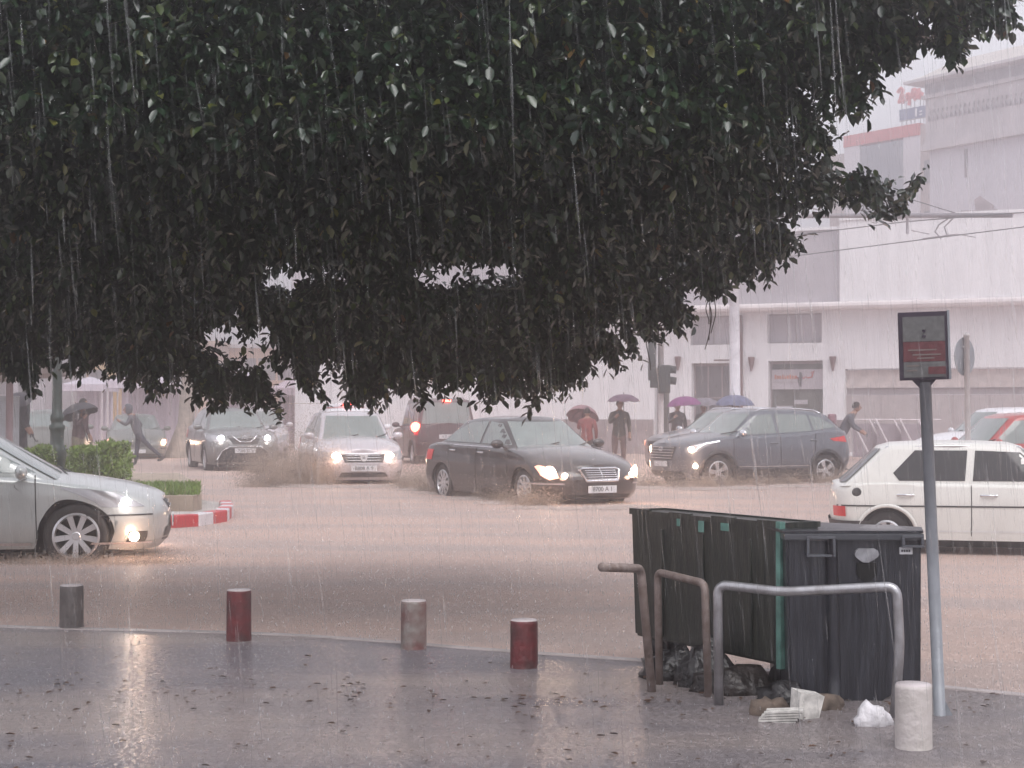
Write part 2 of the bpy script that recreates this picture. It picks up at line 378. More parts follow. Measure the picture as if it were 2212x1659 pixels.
def build_car(name, label, S, paint, loc, heading, group='cars caught in the flooded street', lights=True):
    b = Body(S); root = thing(name, label, S.get('cat', 'car'), (loc[0], loc[1] / K, loc[2]), R(heading), group)
    obj('body', b.low(), paint, root, True)
    obj('cabin', b.house(), S.get('roofmat', paint), root, True)
    bm = B(); xr0, xf0 = S['rear'][0][1], S['front'][0][1]
    box(bm, b.xr(.4) + .35, b.xf(.4) - .5, -b.W + .3, b.W - .3, S['wr'] * .45, .6)
    box(bm, b.xr(.4) + .2, b.xf(.4) - .3, -b.W + .34, b.W - .34, .2, .5)
    obj('underbody', bm, M_under, root)
    for xa in S['axles']:
        for sg in (1, -1):
            bm = B(); Rr = S['arch']; vs = []
            for a in np.linspace(0, math.pi, 17):
                x, z = xa + (Rr + .004) * math.cos(a), S['wr'] - .01 + (Rr + .004) * math.sin(a)
                vs.append([bm.verts.new((x, sg * (b.W * b.sec(z) - .02), z)), bm.verts.new((x, sg * (b.W - .34), z))])
            for i in range(16): bm.faces.new((vs[i][0], vs[i+1][0], vs[i+1][1], vs[i][1]))
            bm.faces.new([v[1] for v in vs])
            obj('wheel_well', bm, M_under, root, True)
            if 'flare' in S:
                bm = B(); vs = []
                for a in np.linspace(-.15, math.pi + .15, 23):
                    for_rr = []
                    for rr, o_ in ((Rr - .003, .012), (Rr + S['flare'], .014), (Rr + S['flare'] + .004, -.01)):
                        x, z = xa + rr * math.cos(a), S['wr'] - .01 + rr * math.sin(a)
                        f = b.flank(x, max(z, .22), sg, o_); for_rr.append(bm.verts.new((f[0], f[1], z)))
                    vs.append(for_rr)
                for i in range(22):
                    for k in range(2): bm.faces.new((vs[i][k], vs[i+1][k], vs[i+1][k+1], vs[i][k+1]))
                obj('arch_trim', recalc(bm), M_black, root, True)
            wheel_parts(S['wr'], S['rim'], .2, S['spokes'], root, (xa, sg * (b.W * b.sec(.4) - .125), S['wr']), sg, S.get('rimmat', M_rim))
    gm = S.get('glass', M_glass)
    for poly in S['windows']:
        for sg in (1, -1):
            obj('side_window', map_poly(poly, lambda x, z: b.side(x, z, sg), .09), gm, root, True)
    for fr in (True, False):
        v0, v1, k = (.10, .93, .9)
        poly = [(-b.gw(v0) * k, v0), (b.gw(v0) * k, v0), (b.gw(v1) * k * .97, v1), (-b.gw(v1) * k * .97, v1)]
        if fr or S.get('rear_window', True):
            obj('windshield' if fr else 'rear_window', map_poly(poly, lambda y, v: b.shield(y, v, fr), .11), M_glass if fr else gm, root, True)
    # wipers
    bm = B()
    for y0 in (-.55, .1):
        p = [b.shield(y0 + t * .62, .09 + .22 * t * (1 if y0 < 0 else .9), True, .022) for t in np.linspace(0, 1, 6)]
        tube(bm, p, .009, 5)
    obj('wiper', bm, M_black, root)
    for pt in S.get('panels', []):
        nm, m, poly, kind = pt[:4]; off = pt[4] if len(pt) > 4 else .006
        lab = pt[5] if len(pt) > 5 else None
        sides = (1, -1) if kind in ('wrap', 'rwrap', 'flank') else (1,)
        for sg in sides:
            if kind == 'wrap': fn = lambda u, z: b.wrap(u, z, sg, True, off)
            elif kind == 'rwrap': fn = lambda u, z: b.wrap(u, z, sg, False, off)
            elif kind == 'nose': fn = lambda y, z: b.wrap(b.u_of(y, z), z, 1 if y >= 0 else -1, True, off)
            elif kind == 'tail': fn = lambda y, z: b.wrap(b.u_of(y, z), z, 1 if y >= 0 else -1, False, off)
            else: fn = lambda x, z: b.flank(x, z, sg, off)
            o = obj(nm, map_poly(poly, fn, .07 if kind in ('nose', 'tail', 'flank') else .06), m, root, True)
            if lab: o['label'] = lab
    # lamps as real discs in the lens
    for nm, m, u, z, r_, kind in S.get('bulbs', []):
        for sg in (1, -1):
            c = Vector(b.wrap(u, z, sg, kind == 'f', .012)); c2 = Vector(b.wrap(u, z, sg, kind == 'f', .05)); nrm = (c2 - c).normalized()
            bm = B(); lathe(bm, [(.001, .015), (r_ * .6, .012), (r_, 0), (r_, -.03)], 16)
            q = nrm.to_track_quat('Z', 'Y').to_matrix().to_4x4(); bmesh.ops.transform(bm, matrix=Matrix.Translation(c) @ q, verts=bm.verts)
            obj(nm, bm, m, root, True)
            if m in (M_lampw, M_lampc):
                ld = bpy.data.lights.new('lamp_glow', 'POINT'); ld.energy = 4 if m is M_lampw else 3; ld.shadow_soft_size = .08; ld.color = (1, .62, .42) if m is M_lampw else (.95, .85, .8)
                lo_ = bpy.data.objects.new('lamp_glow', ld); COL.objects.link(lo_); lo_.parent = root; lo_.location = c + nrm * .16
    # door seams, handles, mirrors
    for (x, z0, z1, sl) in S.get('seams', []):
        for sg in (1, -1):
            bm = B(); pts = [b.flank(x + sl * (z - z0), z, sg, .0) for z in np.linspace(z0, z1, 9)]
            tube(bm, pts, .006, 5); obj('door_seam', bm, M_under, root)
    for (x, z) in S.get('handles', []):
        for sg in (1, -1):
            bm = B(); p = [b.flank(x - .09, z, sg, .0), b.flank(x - .07, z, sg, .03), b.flank(x + .07, z, sg, .03), b.flank(x + .09, z, sg, .0)]
            tube(bm, p, .014, 6); obj('door_handle', bm, S.get('handlemat', paint), root, True)
    if 'mirror' in S:
        mx_, mz = S['mirror']
        for sg in (1, -1):
            y0 = b.W * b.sec(mz) * 1.0
            bm = B(); bmesh.ops.create_uvsphere(bm, u_segments=12, v_segments=8, radius=1)
            for v in bm.verts: v.co = Vector((mx_ + v.co.x * .06, sg * (y0 + .11) + v.co.y * .115, mz + v.co.z * .075))
            tube(bm, [(mx_ + .02, sg * (y0 - .08), mz - .07), (mx_, sg * (y0 + .06), mz - .02)], .022, 6)
            obj('mirror', bm, S.get('mirrormat', paint), root, True)
    if 'rails' in S:
        x0, x1 = S['rails']
        for sg in (1, -1):
            bm = B(); pts = [(x, sg * (b.gw(1) - .05) * b.planw(x, b.gr(1), b.gf(1), .3, .25), b.zt(x) + (.0 if k in (0, 10) else .045)) for k, x in enumerate(np.linspace(x0, x1, 11))]
            tube(bm, pts, .017, 6); obj('roof_rail', bm, M_chrome, root, True)
    for p in S.get('plates', []):
        fr, z, txt = p; bm = B(); box(bm, -.006, .006, -.26, .26, -.057, .057, .004)
        xx = (b.xf(z) if fr else b.xr(z)) + (.02 if fr else -.02)
        pl = obj('number_plate', bm, M_plate, root, False, (xx, 0, z))
        t = text_mesh(txt, .1); tt = obj('plate_digits', t, M_ink, pl)
        tt.rotation_euler = (R(90), 0, R(90) if fr else R(-90)); tt.location = (.008 if fr else -.008, 0, 0)
    if S.get('extra'): S['extra'](b, root, paint)
    return root

def star_panel(*a): pass
SEC = [(.1, .9), (.25, .965), (.45, 1), (.7, 1), (.95, .965), (1.1, .93)]
def sedan(**k):
    S = dict(W=1.76, wr=.315, rim=.215, arch=.36, spokes=9, sec=SEC, Rf=.6, Rr=.5)
    S.update(k); return S

# --- saloon seen from the side at the left edge
def grille_bars(b, root, z0, z1, hw, n, m, off=.014, vertical=False, rad=.006):
    bm = B()
    if vertical:
        for y in np.linspace(-hw, hw, n): tube(bm, [b.wrap(b.u_of(y, z), z, 1 if y >= 0 else -1, True, off) for z in np.linspace(z0, z1, 4)], rad, 5)
    else:
        for z in np.linspace(z0, z1, n): tube(bm, [b.wrap(b.u_of(y, z), z, 1 if y >= 0 else -1, True, off) for y in np.linspace(-hw, hw, 13)], rad, 5)
    return obj('grille_bars', bm, m, root, True)
def av_extra(b, root, paint):
    grille_bars(b, root, .58, .7, .22, 4, M_chrome, .016, False, .007)
S_av = sedan(W=1.76, axles=(-1.33, 1.37), rim=.225, wr=.32, arch=.372, spokes=9,
    front=[(.15, 2.15), (.3, 2.26), (.5, 2.27), (.6, 2.24), (.72, 2.11), (.8, 1.95)], rear=[(.2, -2.2), (.5, -2.3), (.9, -2.2), (1.05, -2.1)],
    sill=[(-2.3, .25), (-1.5, .2), (1.5, .2), (2.1, .17), (2.3, .18)],
    shoulder=[(-2.3, .90), (-1.6, .95), (-.5, .93), (.6, .895), (1.1, .865), (1.6, .80), (2.0, .725), (2.27, .64)],
    centre=[(-2.3, .99), (-1.6, 1.02), (0, 1.0), (.9, .95), (1.3, .91), (1.8, .83), (2.1, .75), (2.27, .66)],
    gh=dict(ws=(1.42, .42), rw=(-1.95, -1.35), w=(.78, .57), top=[(-2, 1.2), (-1.3, 1.34), (-.4, 1.385), (.4, 1.36), (1, 1.25), (1.5, 1.02)], crown=.05, Rf=.38),
    windows=[[(.98, .94), (.3, 1.29), (-.1, 1.325), (-.1, .95)], [(-.18, .95), (-.18, 1.325), (-.8, 1.315), (-1.25, 1.15), (-1.45, .98)]],
    panels=[('headlight', M_lens, [(.62, .60), (.78, .745), (.98, .79), (1.16, .80), (1.02, .60)], 'wrap', .008),
            ('grille', M_black, [(-.26, .56), (.26, .56), (.32, .71), (-.32, .71)], 'nose', .008),
            ('bumper_strip', M_black, [(.55, .515), (1.2, .515), (1.2, .53), (.55, .53)], 'wrap', .006),
            ('lower_trim', M_chrome, [(.5, .235), (1.12, .235), (1.12, .255), (.5, .255)], 'wrap', .01),
            ('air_intake', M_black, [(-.5, .25), (.5, .25), (.45, .38), (-.45, .38)], 'nose', .006),
            ('fog_bezel', M_black, [(.62, .24), (.84, .24), (.84, .36), (.62, .36)], 'wrap', .006),
            ('side_strip', M_chrome, [(-.95, .235), (.95, .235), (.95, .262), (-.95, .262)], 'flank', .012),
            ('tail_light', M_redo, [(.7, .72), (1.1, .72), (1.1, .9), (.7, .9)], 'rwrap', .008)],
    bulbs=[('headlight_bulb', M_lampc, .80, .65, .045, 'f'), ('fog_lamp', M_lampw, .78, .31, .05, 'f')],
    seams=[(1.0, .3, .92, -.03), (-.14, .3, .96, 0), (-1.1, .5, .98, -.2)], handles=[(.02, .84), (-.95, .86)], mirror=(.86, .95),
    plates=[(True, .43, '4921 B 6')], extra=av_extra)
P_silver = mat('silver_paint', (.50, .52, .51), .3, metal=.45, var=.04, coat=.8)
h = R(11); hx, hy = math.cos(h), math.sin(h)
build_car('silver_saloon', 'silver saloon at the left edge with one round white-lit fog lamp and ten-spoke wheel', S_av, P_silver, (-4.26 - hx * 1.37 - hy * .85, 8.6 * K - hy * 1.37 + hx * .85, -.085), 11)

# --- black saloon in the middle
def me_extra(b, root, paint):
    fr = [(-.36, .64), (-.28, .47), (.28, .47), (.36, .64), (.30, .665), (-.30, .665)]
    bm = B(); pts = [b.wrap(b.u_of(y, z), z, 1 if y >= 0 else -1, True, .022) for y, z in fr + fr[:1]]; tube(bm, pts, .024, 6); obj('grille_frame', bm, M_chrome, root, True)
    grille_bars(b, root, .50, .63, .28, 5, M_chrome, .018, False, .010)
    bm = B(); tube(bm, [b.wrap(0, z, 1, True, .024) for z in (.475, .57, .66)], .008, 5); obj('grille_divider', bm, M_chrome, root)
    x = b.xf(.7) - .08; bm = B(); tube(bm, [(x, .032 * math.cos(a), .775 + .032 * math.sin(a)) for a in np.linspace(0, 2 * math.pi, 13)], .004, 4)
    for k in range(3):
        a = math.pi / 2 + k * 2 * math.pi / 3; tube(bm, [(x, 0, .775), (x, .032 * math.cos(a), .775 + .032 * math.sin(a))], .004, 4)
    tube(bm, [(x, 0, .743), (x, 0, .70)], .005, 4); obj('bonnet_star', bm, M_chrome, root)
S_me = sedan(W=1.82, axles=(-1.42, 1.43), rim=.225, wr=.322, arch=.37, spokes=10,
    front=[(.15, 2.22), (.3, 2.36), (.5, 2.37), (.62, 2.31), (.7, 2.2), (.8, 2.0)], rear=[(.2, -2.3), (.5, -2.4), (.9, -2.33), (1.05, -2.2)],
    sill=[(-2.4, .26), (-1.5, .2), (1.5, .2), (2.2, .17), (2.4, .18)],
    shoulder=[(-2.4, .93), (-1.7, 1.0), (-.5, 1.0), (.6, .96), (1.2, .93), (1.8, .84), (2.15, .74), (2.37, .65)],
    centre=[(-2.4, 1.02), (-1.7, 1.08), (0, 1.08), (.8, 1.04), (1.3, 1.0), (1.8, .91), (2.15, .79), (2.37, .67)],
    gh=dict(ws=(1.18, .35), rw=(-1.95, -1.2), w=(.80, .60), top=[(-2, 1.25), (-1.2, 1.385), (-.4, 1.44), (.3, 1.42), (.9, 1.3), (1.3, 1.1)], crown=.05, Rf=.36),
    windows=[[(.80, 1.01), (.26, 1.36), (-.1, 1.395), (-.14, 1.03)], [(-.22, 1.03), (-.18, 1.395), (-.8, 1.375), (-1.2, 1.24), (-1.5, 1.05)]],
    panels=[('headlight', M_lampo, [(.50, .52), (.52, .63), (.62, .69), (.74, .72), (.86, .69), (.82, .56), (.66, .49)], 'wrap', .008),
            ('grille', M_black, [(-.34, .64), (-.27, .48), (.27, .48), (.34, .64)], 'nose', .008),
            ('bumper_trim', M_chrome, [(.42, .415), (1.3, .415), (1.3, .44), (.42, .44)], 'wrap', .012),
            ('air_intake', M_black, [(-.6, .20), (.6, .20), (.6, .25), (-.6, .25)], 'nose', .006),
            ('door_trim', M_chrome, [(-1.0, .985), (1.0, .955), (1.0, .97), (-1.0, 1.0)], 'flank', .008),
            ('tail_light', M_redo, [(.7, .72), (1.1, .72), (1.1, .9), (.7, .9)], 'rwrap', .008)],
    bulbs=[('headlight_bulb', M_lampw, .64, .595, .105, 'f'), ('inner_headlight_bulb', M_lampw, .41, .555, .045, 'f')],
    seams=[(.95, .3, .95, -.03), (-.16, .3, .98, 0), (-1.1, .5, 1.0, -.2)], handles=[(.0, .88), (-1.02, .9)], handlemat=M_chrome, mirror=(.72, 1.03),
    plates=[(True, .34, '8700 A 1')], extra=me_extra)
P_black = mat('black_paint', (.014, .010, .012), .2, var=.1, coat=1, spec=.6)
h = R(-60.8); hx, hy = math.cos(h), math.sin(h); nx_, ny_ = -math.sin(h), math.cos(h)
fwx, fwy = .21, 26.5
build_car('black_saloon', 'black saloon with an upright chrome grille pushing through the brown flood water', S_me, P_black,
          (fwx + nx_ * .85 - hx * 1.43, fwy + ny_ * .85 - hy * 1.43, -.10), -60.8)

# --- compact silver saloon
def lo_extra(b, root, paint):
    grille_bars(b, root, .58, .68, .36, 3, M_chrome, .016, False, .008)
    x = b.xf(.64) + .045; bm = B(); prism(bm, [(-.085, .70), (.085, .70), (.06, .60), (.03, .56), (-.03, .56), (-.06, .60)], x - .03, x + .012, 'YZ'); obj('shield_emblem', recalc(bm), M_plate, root)
    bm = B(); tube(bm, [(x + .012, -.022, .615), (x + .012, .022, .615), (x + .012, .022, .64), (x + .012, -.022, .64), (x + .012, -.022, .615)], .005, 4); obj('emblem_mark', bm, M_under, root)
S_lo = sedan(W=1.73, axles=(-1.3, 1.33), rim=.19, wr=.305, arch=.35, spokes=6,
    front=[(.15, 2.05), (.3, 2.15), (.5, 2.17), (.65, 2.12), (.76, 2.0), (.88, 1.85)], rear=[(.2, -2.0), (.5, -2.08), (1.0, -2.0), (1.15, -1.9)],
    sill=[(-2.1, .27), (-1.4, .22), (1.4, .22), (2.0, .18), (2.2, .19)], Rf=.55,
    shoulder=[(-2.1, 1.0), (-1.3, 1.05), (-.5, 1.03), (.6, .98), (1.1, .96), (1.6, .89), (1.95, .79), (2.2, .70)],
    centre=[(-2.1, 1.1), (-1.3, 1.12), (0, 1.1), (.8, 1.07), (1.2, 1.05), (1.7, .96), (2.0, .84), (2.2, .72)],
    gh=dict(ws=(1.18, .5), rw=(-1.85, -1.4), w=(.76, .60), top=[(-2, 1.35), (-1.3, 1.48), (-.4, 1.53), (.5, 1.50), (.9, 1.38), (1.3, 1.15)], crown=.045, Rf=.32),
    windows=[[(.82, 1.03), (.38, 1.42), (-.05, 1.47), (-.1, 1.05)], [(-.18, 1.05), (-.14, 1.47), (-.9, 1.45), (-1.3, 1.3), (-1.4, 1.08)]],
    panels=[('headlight', M_lens, [(.32, .58), (.32, .72), (.7, .77), (1.02, .80), (.92, .66), (.7, .58)], 'wrap', .008),
            ('grille', M_black, [(-.38, .54), (.38, .54), (.44, .70), (-.44, .70)], 'nose', .008),
            ('air_intake', M_black, [(-.5, .24), (.5, .24), (.44, .34), (-.44, .34)], 'nose', .006),
            ('fog_bezel', M_black, [(.55, .24), (.72, .24), (.80, .35), (.55, .35)], 'wrap', .006),
            ('tail_light', M_redo, [(.7, .75), (1.05, .75), (1.05, 1.0), (.7, 1.0)], 'rwrap', .008)],
    bulbs=[('headlight_bulb', M_lampw, .37, .64, .10, 'f'), ('fog_lamp', M_lens, .63, .295, .035, 'f')],
    seams=[(.9, .3, .95, -.03), (-.12, .3, .98, 0)], handles=[(.0, .9), (-.95, .92)], mirror=(.80, 1.06),
    plates=[(True, .42, '6808 A 9')], extra=lo_extra)
P_lilac = mat('pale_silver_paint', (.60, .56, .59), .26, metal=.35, var=.04, coat=.8)
hd = -76; h = R(hd)
build_car('pale_compact_saloon', 'pale silver compact saloon with a shield emblem between lit headlights', S_lo, P_lilac,
          (gx(786, 17.6) - math.cos(h) * 2.15, 17.6 * K - math.sin(h) * 2.15, -.10), hd)

# --- grey crossover coming head on
def qa_extra(b, root, paint):
    bm = B()
    for sg in (1, -1): tube(bm, [b.wrap(b.u_of(y, z), z, sg, True, .02) for y, z in ((.30, .92), (.22, .85), (.13, .775), (0, .77))], .017, 6)
    obj('chrome_vee', bm, M_chrome, root, True)
    x = b.xf(.85) + .02; bm = B(); tube(bm, [(x, .06 * math.cos(a), .86 + .06 * math.sin(a)) for a in np.linspace(0, 2 * math.pi, 15)], .009, 5)
    tube(bm, [(x + .004, -.075, .86), (x + .004, .075, .86)], .014, 5); obj('round_emblem', bm, M_chrome, root, True)
    bm = B()
    for sg in (1, -1): tube(bm, [b.wrap(b.u_of(y, z), z, sg, True, .014) for y, z in ((0, .665), (.38, .66), (.55, .55), (.66, .34))], .012, 5)
    obj('bumper_crease', bm, M_chrome, root, True)
S_qa = sedan(W=1.80, axles=(-1.3, 1.34), rim=.225, wr=.345, arch=.395, spokes=10, flare=.05, cat='crossover',
    front=[(.2, 2.05), (.35, 2.17), (.6, 2.2), (.8, 2.15), (.95, 1.98), (1.05, 1.8)], rear=[(.25, -2.0), (.6, -2.15), (1.1, -2.05), (1.3, -1.95)],
    sill=[(-2.1, .3), (-1.4, .24), (1.4, .24), (2.0, .22), (2.2, .23)], Rf=.6,
    sec=[(.1, .92), (.3, .98), (.5, 1), (.8, 1), (1.05, .96), (1.2, .93)],
    shoulder=[(-2.1, 1.12), (-1.3, 1.14), (-.5, 1.10), (.6, 1.05), (1.1, 1.03), (1.7, .97), (2.0, .9), (2.2, .85)],
    centre=[(-2.1, 1.2), (-1.3, 1.2), (0, 1.18), (.8, 1.14), (1.3, 1.11), (1.7, 1.04), (2.0, .94), (2.2, .86)],
    gh=dict(ws=(1.2, .4), rw=(-1.95, -1.6), w=(.79, .60), top=[(-2, 1.4), (-1.5, 1.5), (-.4, 1.58), (.4, 1.56), (.9, 1.4), (1.3, 1.2)], crown=.04, Rf=.36),
    windows=[[(.82, 1.1), (.3, 1.47), (-.1, 1.52), (-.14, 1.13)], [(-.22, 1.13), (-.18, 1.52), (-1.1, 1.47), (-1.5, 1.2)]],
    panels=[('headlight', M_lens, [(.30, .78), (.32, .91), (.72, .96), (1.04, 1.0), (.9, .86), (.7, .78)], 'wrap', .008),
            ('grille', M_black, [(-.30, .72), (.30, .72), (.42, .92), (-.42, .92)], 'nose', .008),
            ('lower_bumper', M_black, [(-.72, .27), (.72, .27), (.5, .62), (-.5, .62)], 'nose', .006),
            ('tail_light', M_redo, [(.7, .85), (1.15, .85), (1.15, 1.05), (.7, 1.05)], 'rwrap', .008)],
    bulbs=[('headlight_bulb', M_lampc, .38, .845, .09, 'f')],
    seams=[(.95, .35, 1.0, -.03), (-.16, .35, 1.05, 0)], handles=[(.0, .98), (-1.0, 1.0)], mirror=(.78, 1.13), rails=(-1.3, .3),
    plates=[(True, .56, '7215 D 6')], extra=qa_extra)
P_grey = mat('grey_green_paint', (.20, .20, .20), .3, metal=.5, var=.06, coat=.7)
hd = -71; h = R(hd)
build_car('grey_crossover', 'grey green crossover with a chrome vee grille and muddy flank', S_qa, P_grey,
          (gx(530, 21.6) - math.cos(h) * 2.2, 21.6 * K - math.sin(h) * 2.2, -.06), hd)

# --- slate crossover seen side-on
def cr_extra(b, root, paint):
    grille_bars(b, root, .62, .84, .42, 5, M_chrome, .016, False, .007)
    x = b.xf(.8) + .02; bm = B(); tube(bm, [(x, .07 * math.cos(a), .80 + .04 * math.sin(a)) for a in np.linspace(0, 2 * math.pi, 15)], .008, 5)
    tube(bm, [(x, -.03, .775), (x, -.02, .80), (x, .02, .80), (x, .03, .825)], .007, 4)
    obj('oval_emblem', bm, M_chrome, root, True)
    for sg in (1, -1):
        bm = B(); tube(bm, [b.wrap(u, z, sg, True, .014) for u, z in ((.74, .76), (.80, .84), (.9, .92), (1.12, .965))], .016, 5)
        obj('light_strip', bm, mat('daylight_strip', (.9, .9, .95), .2, emis=(.9, .92, 1), es=1.2), root, True)
S_cr = sedan(W=1.78, axles=(-1.28, 1.31), rim=.225, wr=.34, arch=.40, spokes=5, flare=.055, cat='crossover',
    front=[(.2, 2.0), (.35, 2.12), (.6, 2.15), (.85, 2.12), (.95, 2.0), (1.05, 1.8)], rear=[(.25, -1.95), (.6, -2.12), (1.1, -2.05), (1.3, -1.9)],
    sill=[(-2.1, .32), (-1.4, .25), (1.4, .25), (1.9, .22), (2.15, .24)], Rf=.55, Rr=.5,
    sec=[(.1, .92), (.3, .98), (.5, 1), (.8, 1), (1.05, .965), (1.25, .93)],
    shoulder=[(-2.1, 1.14), (-1.6, 1.16), (-.5, 1.10), (.6, 1.05), (1.1, 1.03), (1.6, .99), (2.0, .93), (2.15, .88)],
    centre=[(-2.1, 1.2), (-1.3, 1.2), (0, 1.18), (.8, 1.14), (1.3, 1.12), (1.7, 1.05), (2.0, .97), (2.15, .9)],
    gh=dict(ws=(1.25, .42), rw=(-1.98, -1.55), w=(.78, .60), top=[(-2, 1.35), (-1.55, 1.5), (-.4, 1.58), (.4, 1.55), (.9, 1.4), (1.3, 1.2)], crown=.045, Rf=.38),
    windows=[[(.90, 1.08), (.34, 1.46), (-.08, 1.51), (-.12, 1.12)], [(-.2, 1.12), (-.16, 1.51), (-.95, 1.49), (-1.0, 1.16)], [(-1.05, 1.17), (-1.0, 1.48), (-1.25, 1.44), (-1.62, 1.24)]],
    panels=[('headlight', M_lens, [(.52, .74), (.52, .84), (.75, .90), (1.1, .955), (.95, .84), (.8, .75)], 'wrap', .008),
            ('grille', M_black, [(-.40, .58), (.40, .58), (.50, .86), (-.50, .86)], 'nose', .008),
            ('lower_bumper', M_black, [(-.7, .25), (.7, .25), (.6, .36), (-.6, .36)], 'nose', .006),
            ('sill_cladding', M_black, [(-.9, .27), (.9, .27), (.9, .40), (-.9, .40)], 'flank', .008),
            ('cladding_strip', M_chrome, [(-.85, .44), (.85, .44), (.85, .455), (-.85, .455)], 'flank', .012),
            ('tail_light', M_redo, [(.75, .92), (1.12, .95), (1.2, 1.0), (.8, 1.06)], 'rwrap', .01),
            ('number_plate', M_plate, [(-.26, .45), (.26, .45), (.26, .56), (-.26, .56)], 'nose', .02)],
    bulbs=[('headlight_bulb', M_lampw, .66, .80, .06, 'f'), ('fog_lamp', M_lampw, .76, .47, .05, 'f')],
    seams=[(.98, .4, 1.0, -.03), (-.16, .45, 1.08, 0), (-1.0, .75, 1.1, -.1)], handles=[(.0, .92), (-.98, .97)], mirror=(.80, 1.12), mirrormat=M_chrome, rails=(-1.35, .25), extra=cr_extra)
P_slate = mat('slate_paint', (.13, .14, .165), .3, metal=.4, var=.05, coat=.8)
hd = 205; h = R(hd); hx, hy = math.cos(h), math.sin(h); nx_, ny_ = math.cos(h + math.pi / 2), math.sin(h + math.pi / 2)
build_car('slate_crossover', 'slate grey crossover seen side-on with roof rails and a lit fog lamp', S_cr, P_slate,
          (4.13 - nx_ * .83 - hx * 1.31, 33.4 - ny_ * .83 - hy * 1.31, -.10), hd)
S2 = dict(S_cr); S2['extra'] = None; S2['rimmat'] = M_black
S2['bulbs'] = [('headlight_bulb', M_lampo, .66, .80, .07, 'f')]
P_sg = mat('smoke_grey_paint', (.23, .23, .25), .3, metal=.4, var=.05, coat=.8)
build_car('smoke_grey_crossover', 'smoke grey crossover mostly hidden behind the slate one, its windscreen and amber lamps showing', S2, P_sg, (5.2, 39.6, -.08), 211)

# --- old white hatchback at right
def go_extra(b, root, paint):
    for sg in (1, -1):
        bm = B(); lathe(bm, [(.001, .006), (.045, .006), (.055, 0)], 18, 'Y')
        f = b.flank(-1.55, .79, sg, .004); bmesh.ops.transform(bm, matrix=Matrix.Translation(f) @ Matrix.Rotation(0 if sg > 0 else math.pi, 4, 'Z'), verts=bm.verts)
        obj('fuel_cap', bm, M_black, root, True)
        bm = B(); vs = []
        for a in np.linspace(0, math.pi, 19):
            row = []
            for rr, o_ in ((.33, .01), (.345, .035), (.375, .012)):
                x, z = -1.2 + rr * math.cos(a), .28 + rr * math.sin(a); f = b.flank(x, max(z, .2), sg, o_); row.append(bm.verts.new((f[0], f[1], z)))
            vs.append(row)
        for i in range(18):
            for k in range(2): bm.faces.new((vs[i][k], vs[i+1][k], vs[i+1][k+1], vs[i][k+1]))
        obj('arch_lip', recalc(bm), paint, root, True)
        bm = B(); tube(bm, [b.side(x, z, sg, .012) for x, z in ((-1.2, 1.325), (-.4, 1.345), (.35, 1.33), (.72, 1.16))], .012, 5)
        obj('rain_gutter', bm, M_chrome, root, True)
S_go = sedan(W=1.61, axles=(-1.2, 1.2), rim=.17, wr=.285, arch=.335, spokes=8, cat='hatchback', rear_window=True,
    front=[(.2, 1.75), (.4, 1.85), (.7, 1.84), (.85, 1.8)], rear=[(.2, -1.72), (.4, -1.84), (.62, -1.86), (.8, -1.85), (.95, -1.74), (1.05, -1.66)],
    sill=[(-1.9, .3), (-1.5, .24), (1.4, .22), (1.9, .28)], Rf=.35, Rr=.3,
    sec=[(.1, .92), (.25, .965), (.45, .99), (.62, 1), (.66, 1), (.9, .96), (1.1, .93)],
    shoulder=[(-1.9, .84), (-1.7, .89), (-1.3, .90), (0, .89), (1.0, .87), (1.8, .78)],
    centre=[(-1.9, .88), (-1.7, .92), (0, .95), (1.0, .92), (1.8, .82)],
    gh=dict(ws=(.98, .42), rw=(-1.80, -1.28), w=(.765, .60), top=[(-1.9, 1.2), (-1.3, 1.33), (-.4, 1.365), (.4, 1.34), (.7, 1.25), (1.0, 1.05)], crown=.04, Rf=.25, Rr=.18),
    windows=[[(.74, .93), (.36, 1.27), (-.16, 1.29), (-.20, .93)], [(-.29, .93), (-.25, 1.29), (-.86, 1.29), (-1.12, 1.02), (-1.05, .93)]],
    panels=[('side_moulding', M_black, [(-1.85, .62), (1.8, .62), (1.8, .638), (-1.85, .638)], 'flank', .008),
            ('sill_strip', M_plate, [(-.8, .33), (1.0, .33), (1.0, .34), (-.8, .34)], 'flank', .01),
            ('bumper', M_black, [(.0, .36), (1.15, .36), (1.15, .45), (.0, .45)], 'rwrap', .03),
            ('tail_light', M_redo, [(.40, .5), (.80, .5), (.80, .62), (.40, .62)], 'rwrap', .012),
            ('headlight', M_lens, [(.3, .6), (.7, .6), (.7, .75), (.3, .75)], 'wrap', .01),
            ('roof_vent', M_black, [(-1.5, .0), (-1.3, .0), (-1.3, .01), (-1.5, .01)], 'flank', -.1)],
    seams=[(-.22, .28, .88, 0), (.98, .3, .86, 0)], handles=[(-.02, .76), (-.98, .76)], handlemat=M_chrome, mirror=(.62, .97), mirrormat=M_black,
    glass=M_glass2, extra=go_extra)
S_go['panels'] = S_go['panels'][:-1]
P_white = mat('old_white_paint', (.74, .73, .69), .35, var=.03, coat=.4)
M_vinyl = mat('roof_dark_film', (.30, .31, .31), .3, var=.1, coat=.6)
h = R(-10); hx, hy = math.cos(h), math.sin(h)
build_car('white_hatchback', 'old white five-door hatchback with tinted windows and round black fuel cap behind the bins', S_go, P_white,
          (4.47 - hy * .78 + hx * 1.2, 10.5 * K + hx * .78 + hy * 1.2, -.30), -10)

